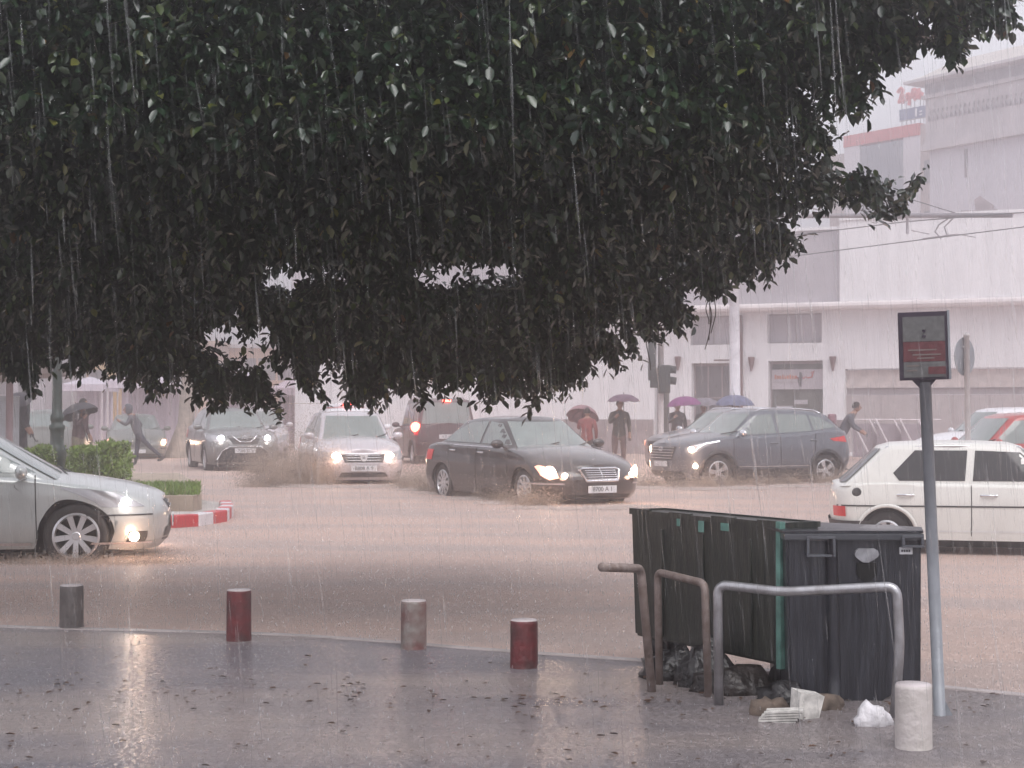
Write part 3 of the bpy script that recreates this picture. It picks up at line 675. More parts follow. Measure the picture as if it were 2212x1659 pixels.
# --- cars only partly seen
S3 = dict(S_lo); S3['extra'] = None; S3['plates'] = []; S3['bulbs'] = []
P_red = mat('red_paint', (.42, .05, .045), .3, var=.05, coat=.9)
build_car('red_car', 'bright red car behind the white hatchback at the right edge', S3, P_red, (8.9, 15.0 * K + .8, -.13), 188)
P_w2 = mat('white_paint', (.78, .77, .80), .3, var=.03, coat=.6)
build_car('white_car', 'white car at the right edge, only its roof and windscreen above the red car', S3, P_w2, (10.5, 18.3 * K + .8, -.02), 190)
S4 = dict(S_me); S4['extra'] = None; S4['plates'] = [(True, .34, '')]; S4['bulbs'] = [('headlight_bulb', M_lampw, .66, .60, .10, 'f')]
P_fog = mat('dull_grey_green_paint', (.22, .23, .22), .4, metal=.3, var=.05)
build_car('distant_saloon', 'dull grey saloon with two glowing headlights behind the running man', S4, P_fog, (-12.1, 27.2 * K + 2, -.1), -76)
# dark people carrier with brake lights
S5 = dict(S_qa); S5['extra'] = None; S5['bulbs'] = []; S5['plates'] = [(False, .82, '6 B 4410')]; S5['cat'] = 'van'
S5['gh'] = dict(ws=(1.3, .6), rw=(-2.0, -1.85), w=(.80, .68), top=[(-2, 1.78), (-1.5, 1.84), (-.4, 1.86), (.5, 1.8), (.9, 1.5), (1.3, 1.25)], crown=.03, Rf=.36, Rr=.15)
S5['windows'] = [[(.9, 1.1), (.5, 1.66), (-.1, 1.74), (-.14, 1.13)], [(-.22, 1.13), (-.18, 1.74), (-1.0, 1.74), (-1.0, 1.16)], [(-1.1, 1.17), (-1.1, 1.73), (-1.7, 1.70), (-1.75, 1.2)]]
S5['rear'] = [(.25, -2.0), (.6, -2.12), (1.1, -2.08), (1.3, -2.0)]; S5['Rr'] = .25
def van_extra(b, root, paint):
    bm = B(); p = Vector(b.shield(0, .97, False, .03)); box(bm, p.x - .02, p.x + .02, -.12, .12, p.z - .03, p.z + .03, .01); obj('high_brake_light', bm, M_red, root)
    for sg in (1, -1):
        p = b.wrap(.93, 1.08, sg, False, .02); bm = B(); bmesh.ops.create_uvsphere(bm, u_segments=12, v_segments=8, radius=.14, matrix=Matrix.Translation(p)); obj('brake_light', bm, M_red, root, True)
S5['extra'] = van_extra
P_dk = mat('maroon_black_paint', (.07, .04, .045), .35, var=.06, coat=.5)
build_car('dark_people_carrier', 'dark people carrier driving away with red brake lights behind the black saloon', S5, P_dk, (gx(937, 25.5), 24.3 * K + 2, -.05), 104)
# patrol car behind the compact saloon
S6 = dict(S_lo); S6['plates'] = []; S6['bulbs'] = []
def patrol_extra(b, root, paint):
    z = b.zt(-.1) + .06; bm = B(); box(bm, -.25, -.02, -.62, .62, z, z + .10, .03); lb = obj('light_bar', bm, P_w2, root, True)
    bm = B(); box(bm, -.27, .0, -.14, .10, z + .008, z + .092, .02); obj('red_lamp', bm, M_red, lb)
    bm = B(); box(bm, -.9, -.35, -.5, .5, z - .04, z - .01, .01); obj('roof_panel', bm, P_red, root)
S6['extra'] = patrol_extra
build_car('patrol_car', 'white car with a red lamped light bar behind the pale compact saloon', S6, P_w2, (gx(735, 22.5), 22.5 * K + 2, .0), -75)
build_car('far_pale_car', 'pale car whose roof shows just above and behind the grey crossover', S3, P_lilac, (gx(560, 28), 28 * K, .0), -80)
S7 = dict(S3)
def tail_extra(b, root, paint):
    for sg in (1, -1):
        p = b.wrap(.9, .95, sg, False, .02); bm = B(); bmesh.ops.create_uvsphere(bm, u_segments=10, v_segments=6, radius=.07, matrix=Matrix.Translation(p)); obj('brake_light', bm, M_red, root, True)
S7['extra'] = tail_extra
build_car('dusky_grey_car', 'dusky grey car with a red tail lamp beyond the green lamp post', S7, P_fog, (gx(95, 25), 25 * K + 1, -.05), 97)

# ------------------------------------------------------------ spray, splash, rain (uncountable)
TET_V = np.array([(1, 1, 1), (-1, -1, 1), (-1, 1, -1), (1, -1, -1)], float) / 1.7
TET_F = [(0, 1, 2), (0, 3, 1), (0, 2, 3), (1, 3, 2)]
def rand_frames(n, s):
    d = rng.normal(size=(n, 3)); a, b, c = ortho(d, rng.uniform(0, 6.28, n)); M = np.stack([a, b, c], axis=2); return M * s[:, None, None]
M_spray = mat('muddy_spray', (.58, .47, .39), .6, var=.3, scale=3, alpha=.42)
def spray(label, pts, n, spread, hgt, size=(.004, .012), group='spray thrown up by the wheels', m=None):
    P = np.array(pts, float); P[:, 1] *= K; i = rng.integers(0, len(P), n); T = P[i]
    n = n * 3; i = rng.integers(0, len(P), n); T = P[i]; r = rng.normal(size=(n, 2)) * spread; hh = rng.exponential(.38, n) * hgt; hh = np.minimum(hh, hgt * 1.9)
    T = T + np.stack([r[:, 0] * (1 + .6 * hh / hgt), r[:, 1], hh], axis=1)
    s = rng.uniform(*size, n); o = obj('water_spray', scatter(TET_V, TET_F, rand_frames(n, s), T), m or M_spray)
    return tag(o, label, 'water spray', group, 'stuff')
def wp(x, y, z=0): return (x, y, z)
spray('brown spray beside the pale compact saloon', [(gx(640, 17.6) + a, 17.3 + .5 * a, 0) for a in np.linspace(-.5, .45, 6)], 17000, .27, .85)
spray('low brown wash along the black saloon flank', [(gx(u, D), D, 0) for u, D in ((930, 16.2), (960, 16.0), (1010, 15.2), (1060, 14.6), (1100, 14.2), (1135, 13.8), (1160, 13.5))], 9000, .13, .22)
spray('brown wash behind the rear wheel of the black saloon', [(gx(890, 17), 17, 0), (gx(910, 16.6), 16.6, 0)], 5000, .25, .45)
spray('brown wash under the slate crossover', [(gx(u, D), D, 0) for u, D in ((1400, 17.2), (1470, 16.9), (1530, 17.1), (1570, 17.2), (1640, 17.5), (1700, 17.8), (1780, 17.9), (1820, 18))], 10000, .16, .26)
spray('brown wash under the grey crossover bumper', [(gx(u, 21), 21, 0) for u in (560, 585, 610)], 4000, .25, .5)
spray('thin wash beside the silver saloon wheel', [(gx(u, 8.5), 8.45, 0) for u in (60, 165, 260, 340)], 2500, .16, .08, (.003, .008))
M_foam = mat('foam_droplets', (.80, .72, .68), .5, var=.1, alpha=.5)
spray('pale foamy wake along the near side of the black saloon', [(gx(u, D), D - .15, .01) for u, D in ((900, 16.4), (960, 15.6), (1020, 14.7), (1080, 14.0), (1140, 13.3), (1220, 13.2), (1300, 13.3), (1370, 13.5))], 5000, .16, .03, (.004, .010), 'foam on the flood water', M_foam)
spray('pale foamy wake in front of the slate crossover', [(gx(u, D), D - .2, .01) for u, D in ((1390, 16.8), (1500, 16.6), (1600, 16.8), (1700, 17.2), (1800, 17.6))], 4000, .2, .03, (.004, .010), 'foam on the flood water', M_foam)
spray('pale foam round the pale compact saloon', [(gx(u, D), D, .01) for u, D in ((640, 17), (700, 16.8), (780, 16.8), (860, 17))], 4000, .2, .03, (.004, .010), 'foam on the flood water', M_foam)
M_drop = mat('rain_drop_splash', (.95, .93, .94), .3, var=.02, alpha=.4, trans=.7)
n = 42000; yy = 2.4 + rng.power(1.6, n) * 15; xx = rng.uniform(-.62, .62, n) * yy * 1.15; yy = yy * K
zz_ = np.array([ground_z(a, b) for a, b in zip(xx, yy)]) + rng.exponential(.018, n) + .02
sv = np.stack([rng.uniform(.0015, .004, n)] * 2 + [rng.uniform(.004, .02, n)], axis=1)
Mx = np.zeros((n, 3, 3)); Mx[:, 0, 0] = sv[:, 0]; Mx[:, 1, 1] = sv[:, 1]; Mx[:, 2, 2] = sv[:, 2]
tag(obj('rain_splashes', scatter(TET_V, TET_F, Mx, np.stack([xx, yy, zz_], axis=1)), M_drop), 'tiny splashes of raindrops bouncing off the flooded ground', 'rain splashes', kind='stuff')
M_rain = bpy.data.materials.new('falling_rain'); M_rain.use_nodes = True
nn = M_rain.node_tree.nodes; ll = M_rain.node_tree.links; pr = nn['Principled BSDF']
ge = nn.new('ShaderNodeNewGeometry'); mrr = nn.new('ShaderNodeMapRange'); ll.new(ge.outputs['Random Per Island'], mrr.inputs[0])
mrr.inputs[3].default_value = .01; mrr.inputs[4].default_value = .17; ll.new(mrr.outputs[0], pr.inputs['Alpha'])
pr.inputs['Base Color'].default_value = (.95, .96, .98, 1); pr.inputs['Roughness'].default_value = .35; pr.inputs['Transmission Weight'].default_value = .75; pr.inputs['IOR'].default_value = 1.1
n = 16000; yy = 1.1 + 8.4 * rng.random(n) ** .75; xx = rng.uniform(-.66, .66, n) * (yy + .5); yo = yy; yy = yy * K; zc = rng.uniform(0, 4.6, n)
d = np.stack([rng.normal(.085, .03, n), rng.normal(0, .03, n), -np.ones(n)], axis=1); a, b_, c_ = ortho(d, rng.uniform(0, 6.28, n))
ln = (.06 + .42 * rng.random(n) ** 2)[:, None]; rd = ((.0006 + .0045 * rng.random(n) ** 4) * (.5 + yo * .16))[:, None]
Mx = np.stack([a * ln, b_ * rd, c_ * rd], axis=2)
RV = [(-.5, 0, 0), (0, 1, 0), (0, -.5, .87), (0, -.5, -.87), (.5, 0, 0)]; RF = [(0, 1, 2), (0, 2, 3), (0, 3, 1), (4, 2, 1), (4, 3, 2), (4, 1, 3)]
tag(obj('falling_rain', scatter(RV, RF, Mx, np.stack([xx, yy, zc], axis=1)), M_rain), 'slanting drops of heavy falling rain', 'rain', kind='stuff')

# ------------------------------------------------------------ ficus tree overhead
OUT = [(-300, 900), (0, 832), (55, 828), (110, 790), (150, 812), (200, 800), (262, 822), (300, 850), (380, 852), (450, 878), (520, 872), (590, 850), (545, 800), (500, 770), (470, 742), (520, 735), (560, 742),
       (600, 790), (655, 862), (720, 825), (770, 868), (860, 872), (930, 856), (1000, 845), (1060, 862), (1120, 868), (1165, 872), (1230, 845), (1300, 800), (1350, 768), (1400, 742), (1450, 715), (1495, 690), (1490, 655),
       (1560, 628), (1612, 590), (1665, 588), (1715, 556), (1745, 518), (1700, 478), (1760, 450), (1850, 438), (1962, 428), (1900, 392), (1820, 362), (1762, 338), (1810, 305), (1790, 268), (1778, 238), (1880, 225),
       (1908, 205), (1895, 172), (1920, 140), (1990, 112), (2060, 118), (2112, 95), (2150, 60), (2200, 30), (2230, -60), (2150, -420), (-300, -420)]
OA = np.array(OUT, float); OB = np.roll(OA, -1, axis=0)
def inside_dist(P):
    x, y = P[:, 0:1], P[:, 1:2]; c = ((OA[:, 1] > y) != (OB[:, 1] > y)); dy = OB[:, 1] - OA[:, 1]; dy = np.where(dy == 0, 1e-9, dy)
    ins = (c & (x < (OB[:, 0] - OA[:, 0]) * (y - OA[:, 1]) / dy + OA[:, 0])).sum(axis=1) % 2 == 1
    AB = OB - OA; AP = P[:, None, :] - OA[None]; t = np.clip((AP * AB).sum(2) / (AB * AB).sum(1), 0, 1)
    dist = np.sqrt(((AP - t[..., None] * AB) ** 2).sum(2)).min(1); return ins, dist
HOLES = [(528, 748, 50, 34), (490, 715, 30, 18), (560, 700, 20, 14), (350, 815, 18, 12), (235, 790, 20, 12), (60, 800, 16, 12), (690, 800, 12, 18), (900, 810, 16, 10), (1120, 800, 14, 10), (300, 740, 10, 8), (120, 800, 10, 14), (640, 585, 42, 16), (720, 580, 34, 12), (600, 610, 30, 12), (1010, 590, 85, 20), (1075, 570, 30, 10), (940, 605, 26, 14), (650, 475, 8, 6), (700, 370, 7, 5), (470, 380, 10, 8), (490, 385, 9, 5),
         (395, 800, 22, 9), (1560, 700, 8, 20), (1700, 460, 14, 9), (1950, 150, 30, 14), (1870, 260, 25, 12), (1330, 700, 26, 14), (1250, 790, 14, 14), (880, 640, 20, 9), (505, 665, 14, 10), (1440, 590, 12, 9)]
def crown_depth(u, v):
    f = np.clip((v - 280) / 470, 0, 1); return 4.9 + 1.7 * f, 1.0 + .35 * f
def make_leaves():
    U, Vv, Dd = [], [], []
    target = 33000
    while sum(len(a) for a in U) < target:
        P = np.stack([rng.uniform(-290, 2225, 20000), rng.uniform(-260, 880, 20000)], axis=1)
        ins, dist = inside_dist(P)
        rag = 30 * (.5 + .5 * np.sin(P[:, 0] * .047 + 3 * np.sin(P[:, 1] * .021)) * np.sin(P[:, 1] * .052 + P[:, 0] * .014)) + 12 * np.sin(P[:, 0] * .13) * np.sin(P[:, 1] * .11)
        keep = ins & (dist > np.where(P[:, 1] > 600, 22, 10) + rag) & ~((P[:, 0] > 1480) & (dist < 110) & (rng.random(len(P)) < .45))
        keep &= rng.random(len(P)) < np.where(dist < 60, .75, 1)
        keep &= rng.random(len(P)) < np.where(P[:, 1] < -60, .45, 1)
        # denser per pixel where it is farther away
        keep &= rng.random(len(P)) < (.55 + .45 * np.clip((P[:, 1] - 280) / 470, 0, 1))
        for hx_, hy_, rx, ry in HOLES:
            q = ((P[:, 0] - hx_) / (rx * 1.6)) ** 2 + ((P[:, 1] - hy_) / (ry * 1.9)) ** 2
            keep &= (q > 1) | (rng.random(len(P)) < .10)
        # clumps
        cl = np.sin(P[:, 0] * .021 + 2 * np.sin(P[:, 1] * .013)) * np.sin(P[:, 1] * .031 + 1.5 * np.sin(P[:, 0] * .017))
        keep &= rng.random(len(P)) < .64 + .36 * cl
        P = P[keep]; dist = dist[keep]
        d0, th = crown_depth(P[:, 0], P[:, 1]); tt = th * np.clip(.25 + dist / 160, 0, 1)
        D = d0 + .5 * (1 - np.clip(dist / 200, 0, 1)) + tt * rng.random(len(P)) ** 1.2
        U.append(P[:, 0]); Vv.append(P[:, 1]); Dd.append(D)
    u, v, D = np.concatenate(U)[:target], np.concatenate(Vv)[:target], np.concatenate(Dd)[:target]
    T0 = np.stack([(u - 1106) / F0 * D, D * K, CAMH - (v - HOR) * D / F0], axis=1)
    # light-blocking mass of the crown above and behind the visible part
    m = 2500; Tb = np.stack([rng.uniform(-9, 3.0, m), rng.uniform(5.2, 6.6, m), np.zeros(m)], axis=1)
    Tb[:, 2] = 3.9 + rng.random(m) * 3.6; 
    ok = (Tb[:, 2] > CAMH + 2.0 + .19 * Tb[:, 1] * 1.2) & (Tb[:, 0] < 4.2 - .3 * np.maximum(0, Tb[:, 2] - 5)); Tb = Tb[ok]; Tb[:, 1] *= K
    T0 = np.concatenate([T0, Tb]); n = len(T0)
    cx = np.array([-2.2, 8.5 * K, 4.2]); out = T0 - cx; out /= np.linalg.norm(out, axis=1)[:, None]
    tw = out * .7 + rng.normal(size=(n, 3)) * .45 + np.array([0, 0, -.55]); tw /= np.linalg.norm(tw, axis=1)[:, None]
    # sprays of twigs reaching out of the crown's rim, in clusters with gaps between
    seg = OB - OA; sl = np.hypot(seg[:, 0], seg[:, 1]); vis = (OA[:, 1] > -50) & (OB[:, 1] > -50) & (OA[:, 0] > -50); pp = sl * vis; pp = pp / pp.sum()
    nc = 190; si = rng.choice(len(OA), nc, p=pp); tt2 = rng.random(nc); cp = OA[si] + seg[si] * tt2[:, None]
    nrm = np.stack([seg[si][:, 1], -seg[si][:, 0]], axis=1) / sl[si][:, None]
    ins, _ = inside_dist(cp + nrm * 4); nrm[ins] *= -1
    E_T, E_d = [], []
    for q in range(nc):
        m_ = rng.integers(2, 7); dirn = np.array([nrm[q, 0], rng.normal(0, .3), -nrm[q, 1] - .45]); dirn /= np.linalg.norm(dirn); ll_ = rng.uniform(0, 1) ** 1.5
        for k in range(m_):
            p = cp[q] - nrm[q] * 52 + rng.normal(0, 3, 2) + nrm[q] * (8 + 5 * ll_) * k; dd_, th_ = crown_depth(p[0], p[1]); dd_ = dd_ + .35
            E_T.append(((p[0] - 1106) / F0 * dd_, dd_ * K, CAMH - (p[1] - HOR) * dd_ / F0)); E_d.append(dirn + rng.normal(0, .25, 3))
    E_T = np.array(E_T); E_d = np.array(E_d); E_d /= np.linalg.norm(E_d, axis=1)[:, None]; T0 = np.concatenate([T0, E_T]); tw = np.concatenate([tw, E_d]); n = len(T0)
    L = rng.uniform(.10, .26, n); NK = 8; a, b, c = ortho(tw, rng.uniform(0, 6.28, n))
    Ms, Ts = [], []
    for k in range(NK):
        ang = k * 2.4 + rng.normal(0, .4, n); f = (k + .5) / NK
        base = T0 + a * (L * (f - .5))[:, None]
        side = b * np.cos(ang)[:, None] + c * np.sin(ang)[:, None]
        ld = side * .8 + a * .55 + np.array([0, 0, -.35]) + rng.normal(size=(n, 3)) * .22
        x, y, z = ortho(ld, rng.normal(0, .55, n))
        ln = .036 + .066 * rng.random(n) ** 1.1; wd = ln * rng.uniform(.48, .62, n)
        Ms.append(np.stack([x * ln[:, None], y * wd[:, None], z * ln[:, None]], axis=2)); Ts.append(base)
    M = np.concatenate(Ms); T = np.concatenate(Ts)
    # drop leaves that would leave the drawn outline far behind
    LV = [(0, 0, 0), (.28, .42, .07), (.68, .44, .09), (1, 0, -.06), (.68, -.44, .09), (.28, -.42, .07)]; LF = [(0, 3, 2, 1), (0, 5, 4, 3)]
    tm = (T0, tw, L)
    return scatter(LV, LF, M, T), tm
M_leaf = bpy.data.materials.new('ficus_leaf'); M_leaf.use_nodes = True
nn = M_leaf.node_tree.nodes; ll = M_leaf.node_tree.links; pr = nn['Principled BSDF']
ge = nn.new('ShaderNodeNewGeometry'); cr = nn.new('ShaderNodeValToRGB'); ll.new(ge.outputs['Random Per Island'], cr.inputs[0])
els = [(0, (.010, .026, .013)), (.45, (.018, .038, .018)), (.85, (.028, .050, .02)), (.975, (.07, .10, .03)), (.993, (.14, .14, .03)), (.998, (.16, .07, .03))]
cr.color_ramp.elements[0].position = 0; cr.color_ramp.elements[0].color = (*els[0][1], 1); cr.color_ramp.elements[1].position = 1; cr.color_ramp.elements[1].color = (*els[-1][1], 1)
for p_, c_ in els[1:]:
    e = cr.color_ramp.elements.new(p_); e.color = (*c_, 1)
ll.new(cr.outputs[0], pr.inputs['Base Color']); pr.inputs['Roughness'].default_value = .25; pr.inputs['Specular IOR Level'].default_value = .7; pr.inputs['Coat Weight'].default_value = .3; pr.inputs['Coat Roughness'].default_value = .12
tree = thing('ficus_tree', 'large dark ficus tree whose dripping crown overhangs the pavement and fills the top', 'tree', (-4.6, 6.6, 0))
M_bark = mat('grey_bark', (.07, .055, .045), .7, bump=.4, bscale=15)
lm, tm = make_leaves()
cw = obj('crown', lm, M_leaf, tree); cw.location = (4.6, -6.6 * K, 0)
bm = B()
tube(bm, [(0, 0, -.1), (.03, 0, .5), (-.05, .1, 1.4), (.05, .1, 2.4), (.0, .2, 3.1)], [.42, .33, .3, .31, .3], 14)
obj('trunk', bm, M_bark, tree, True)
def limb(p0, p1, r0, r1, sag=.3, n=9):
    p0, p1 = Vector(p0), Vector(p1); P = []
    for i in range(n):
        t = i / (n - 1); p = p0.lerp(p1, t); p.z += sag * math.sin(math.pi * t); p.x += .07 * math.sin(7 * t + p1.y); p.y += .07 * math.cos(5 * t + p1.x); P.append(p)
    bm = B(); tube(bm, P, [r0 + (r1 - r0) * i / (n - 1) for i in range(n)], 9); return obj('limb', bm, M_bark, tree, True)
for e in ((2.2, -1.0, 4.2), (4.6, -1.2, 3.9), (6.6, -.9, 3.4), (7.8, -1.2, 4.2), (6.3, .1, 2.9), (3.4, .5, 2.8), (1.6, .5, 2.6), (4.8, .7, 2.7), (-2, -1, 4), (-1, 2, 4), (3, 3, 4.5), (1, -2.2, 4.0)):
    limb((0, .15, 2.7), (e[0], e[1] * K, e[2]), .16, .03)
T0, tw, L = tm; sel = rng.permutation(33000)[:8000]
a = tw[sel]; A_, B_, C_ = ortho(a, np.zeros(len(sel))); rr = np.full((len(sel), 1), .0028)
o = obj('twigs', scatter(RV, RF, np.stack([A_ * L[sel][:, None] * 1.7, B_ * rr, C_ * rr], axis=2), T0[sel]), M_bark, tree); o.location = (4.6, -6.6 * K, 0)
# hanging aerial roots
bm = B()
for (u0, v0, u1, v1, D) in ((1538, 650, 1525, 755, 6.6), (1545, 640, 1540, 720, 6.6), (1530, 650, 1528, 700, 6.7), (1398, 700, 1402, 800, 7.0), (1533, 655, 1536, 735, 6.6)):
    P = []
    for t in np.linspace(0, 1, 7):
        u = u0 + (u1 - u0) * t + 4 * math.sin(5 * t + u0); v = v0 + (v1 - v0) * t; P.append((gx(u, D) + 4.6, (D - 6.6) * K, zz(v, D)))
    tube(bm, P, .004, 5)
obj('aerial_roots', bm, M_bark, tree)
bm = B(); box(bm, -.4, .4, -.4, .4, .0, .03); bmesh.ops.delete(bm, geom=bm.faces[:], context='FACES') if False else None
bm.free()

# floating leaves on the pavement
n = 650; u = rng.uniform(-50, 2150, n); v = np.where(rng.random(n) < .45, rng.normal(1500, 16, n) + (u - 700) * .02, rng.uniform(1400, 1680, n)); v = np.clip(v, 1392, 1690)
D = F * (CAMH - .03) / (v - HOR); X = (u - 1106) / F * D
ok = np.array([D[i] < kf(min(max(X[i], -4.4), 4.1)) - .12 for i in range(n)]); X, D = X[ok], D[ok]; n = len(X)
ang = rng.uniform(0, 6.28, n); ln = .010 + .04 * rng.random(n) ** 2; M = np.zeros((n, 3, 3))
M[:, 0, 0] = np.cos(ang) * ln; M[:, 1, 0] = np.sin(ang) * ln; M[:, 0, 1] = -np.sin(ang) * ln * .6; M[:, 1, 1] = np.cos(ang) * ln * .6; M[:, 2, 2] = ln * .8
M_dead = mat('fallen_leaf', (.07, .035, .02), .5, var=.6, scale=6)
LV = [(0, 0, 0), (.28, .42, .2), (.68, .44, .25), (1, 0, .1), (.68, -.44, .2), (.28, -.42, .15)]; LF = [(0, 3, 2, 1), (0, 5, 4, 3)]
tag(obj('fallen_leaves', scatter(LV, LF, M, np.stack([X, D, np.full(n, .03)], axis=1)), M_dead), 'dark fallen leaves drifting in lines over the flooded pavement', 'leaves', kind='stuff')

# ------------------------------------------------------------ bollards
def bollard_mat(name, c1, c2, edge):
    m = mat(name, c1, .5, col2=c2, scale=9, bump=.4, bscale=25); return m
M_bred = bollard_mat('worn_red_paint', (.15, .022, .026), (.06, .022, .022), .5)
M_bgrey = bollard_mat('worn_grey_concrete', (.12, .105, .10), (.07, .06, .058), .5)
M_bmix = bollard_mat('scraped_red_and_grey', (.26, .23, .21), (.15, .06, .055), .5)
M_bwhite = bollard_mat('chipped_white_paint', (.60, .55, .53), (.50, .46, .43), .5)
M_btop = mat('pale_cement_cap', (.5, .45, .45), .4, var=.2)
def bollard(u, vb, h, m, label, r=.078):
    D = F0 * CAMH / (vb - HOR); root = thing('bollard', label, 'bollard', (gx(u, D), D, 0), 0, 'short round bollards along the pavement edge')
    bm = B(); lathe(bm, [(r * 1.0, -.03), (r, .05), (r * .985, h - .02), (r * .96, h - .006)], 28); obj('post', bm, m, root, True)
    for f in root.children[0].data.polygons: pass
    bm = B(); lathe(bm, [(r * .96, h - .006), (r * .90, h), (.001, h + .004)], 28); obj('cap', bm, M_btop, root, True)
    return root
bollard(156, 1362, .305, M_bgrey, 'grey weathered bollard furthest left on the flooded pavement')
bollard(517, 1390, .34, M_bred, 'dark red bollard beside the grey one at the left')
bollard(894, 1408, .315, M_bmix, 'chipped bollard half grey and half red, its edge broken away')
bollard(1132, 1449, .29, M_bred, 'bright red bollard with a pale cap left of the bins')
bollard(1971, 1624, .295, M_bwhite, 'chipped white bollard at the foot of the sign post')

# ------------------------------------------------------------ bins
def bin_material(name, c, c2):
    return mat(name, c, .35, col2=c2, scale=9, stretch=(5, 5, .35), bump=.3, coat=.2)
M_bing = bin_material('green_bin_plastic', (.005, .010, .008), (.026, .030, .020))
M_bind = bin_material('dark_blue_bin_plastic', (.010, .011, .016), (.034, .036, .046))
M_mint = mat('mint_edge', (.12, .26, .22), .5, var=.3, scale=12)
D1 = 4.42; s1 = F / D1
near = Vector((gx(1690, D1), D1 * K)); far = Vector((gx(1362, 5.05), 5.05 * K)); ex = (near - far); Lb = ex.length; ang = math.atan2(ex.y, ex.x)
g = thing('green_bin', 'big dark green wheeled bin seen along its side, left of the dark blue one', 'bin', (far.x, far.y / K, 0), ang, 'large wheeled rubbish bins')
zt = .895; bm = B()
def taper_box(bm, x0, x1, y0, y1, z0, z1, tx, ty, bev=.03):
    vs = box(bm, x0, x1, y0, y1, z0, z1)
    for v in vs:
        if v.co.z < (z0 + z1) / 2: v.co.x = (v.co.x - (x0 + x1) / 2) * tx + (x0 + x1) / 2; v.co.y = (v.co.y - (y0 + y1) / 2) * ty + (y0 + y1) / 2
    es = list({e for v in vs for e in v.link_edges}); bmesh.ops.bevel(bm, geom=es, offset=bev, segments=3, affect='EDGES')
taper_box(bm, 0, Lb, 0, .24, .17, zt - .01, .985, .86, .014); obj('container', recalc(bm), M_bing, g, False)
bm = B()
for q in range(7):
    a0, a1 = Lb * q / 7, Lb * (q + 1) / 7; dz = (.004, -.004, .002, -.006, .003, -.002, .005)[q]; box(bm, a0 + .001, a1 - .001, -.010, .014, zt - .03, zt + dz)
for y0, y1, x0, x1 in ((.225, .245, 0, Lb), (.015, .224, 0, .02), (.015, .224, Lb - .02, Lb)): box(bm, x0, x1, y0, y1, zt - .03, zt - .002)
obj('rim', bm, M_bing, g)
bm = B(); box(bm, Lb - .028, Lb + .008, -.022, .012, .16, zt + .004, .004)
obj('mint_corner_strip', bm, M_mint, g)
for k in range(3):
    bm = B(); box(bm, Lb * .35 + k * .2, Lb * .35 + k * .2 + .03 + .02 * k, -.018, -.016, zt - .07 - .02 * (k % 2), zt - .03); obj('paint_patch', bm, M_mint, g)
for x in (Lb * .22, Lb * .5, Lb * .8):
    bm = B(); box(bm, x, x + .02, -.004, .01, .2, zt - .1, .006); obj('rib', bm, M_bing, g)
for x, y in ((.12, .1), (Lb - .14, .1), (.12, .2), (Lb - .14, .2)):
    bm = B(); lathe(bm, [(.02, -.022), (.075, -.022), (.08, 0), (.075, .022), (.02, .022)], 18, 'Y', (x, y, .08)); box(bm, x - .02, x + .02, y - .03, y + .03, .08, .18); obj('castor', bm, M_black, g, True)
D2 = 4.36
g = thing('dark_blue_bin', 'dark blue wheeled bin with a rounded underside between the green bin and the sign post', 'bin', (gx(1842, D2), D2, 0), 0, 'large wheeled rubbish bins')
def bx(u): return gx(u, D2) - gx(1842, D2)
poly = [(1697, 1160), (1990, 1160), (1988, 1478), (1938, 1482), (1925, 1503), (1896, 1512), (1868, 1538), (1835, 1546), (1800, 1532), (1745, 1512), (1704, 1502)]
bm = B(); prism(bm, [(bx(u), zz(v, D2)) for u, v in poly], 0, .62)
bmesh.ops.bevel(bm, geom=bm.edges[:], offset=.012, segments=2, affect='EDGES'); obj('container', recalc(bm), M_bind, g)
zr = zz(1160, D2); bm = B(); box(bm, bx(1692), bx(1993), -.025, .65, zr - .015, zr + .018, .006); obj('rim', bm, mat('worn_rim', (.06, .065, .075), .3, coat=.3), g)
bm = B(); Dk = D2 + .66 / K; V8 = [(bx(1690), -.01, zr + .02), (bx(1993), -.01, zr + .02), (gx(1990, Dk) - gx(1842, D2), .66, zz(1143, Dk)), (gx(1600, Dk) - gx(1842, D2), .66, zz(1125, Dk))]
vs = [bm.verts.new(p) for p in V8]; ws = [bm.verts.new((p[0], p[1], p[2] + .012)) for p in V8]
bm.faces.new(vs[::-1]); bm.faces.new(ws)
for i in range(4): bm.faces.new((vs[i], vs[(i+1) % 4], ws[(i+1) % 4], ws[i]))
obj('lid', recalc(bm), M_bind, g)
M_binl = mat('bin_light_grey', (.09, .095, .11), .35, coat=.2)
for u0, u1, v0, v1 in ((1740, 1802, 1158, 1202), (1945, 1992, 1156, 1182)):
    bm = B(); x0, x1, z0, z1 = bx(u0), bx(u1), zz(v1, D2), zz(v0, D2)
    for a in ((x0, x1, z1 - .012, z1), (x0, x1, z0, z0 + .012), (x0, x0 + .014, z0 + .013, z1 - .013), (x1 - .014, x1, z0 + .013, z1 - .013)): box(bm, a[0], a[1], -.035, .0, a[2], a[3], .003)
    obj('handle_bracket', bm, M_binl, g)
bm = B(); n_ = 14
poly = [(bx(1868) + .055 * math.cos(t) * (1.2 if math.cos(t) > 0 else 1), zz(1197, D2) + .035 * math.sin(t) * (1 + .2 * math.sin(3 * t))) for t in np.linspace(0, 2 * math.pi, n_, endpoint=False)]
prism(bm, poly, -.02, .0); obj('lock_plate', bm, mat('worn_lock', (.28, .28, .3), .4, var=.3, scale=20), g)
bm = B(); prism(bm, [(bx(1850), zz(1215, D2)), (bx(1890), zz(1215, D2)), (bx(1893), zz(1240, D2)), (bx(1870), zz(1262, D2)), (bx(1848), zz(1240, D2))], -.012, 0); obj('lock_recess', bm, M_under, g)
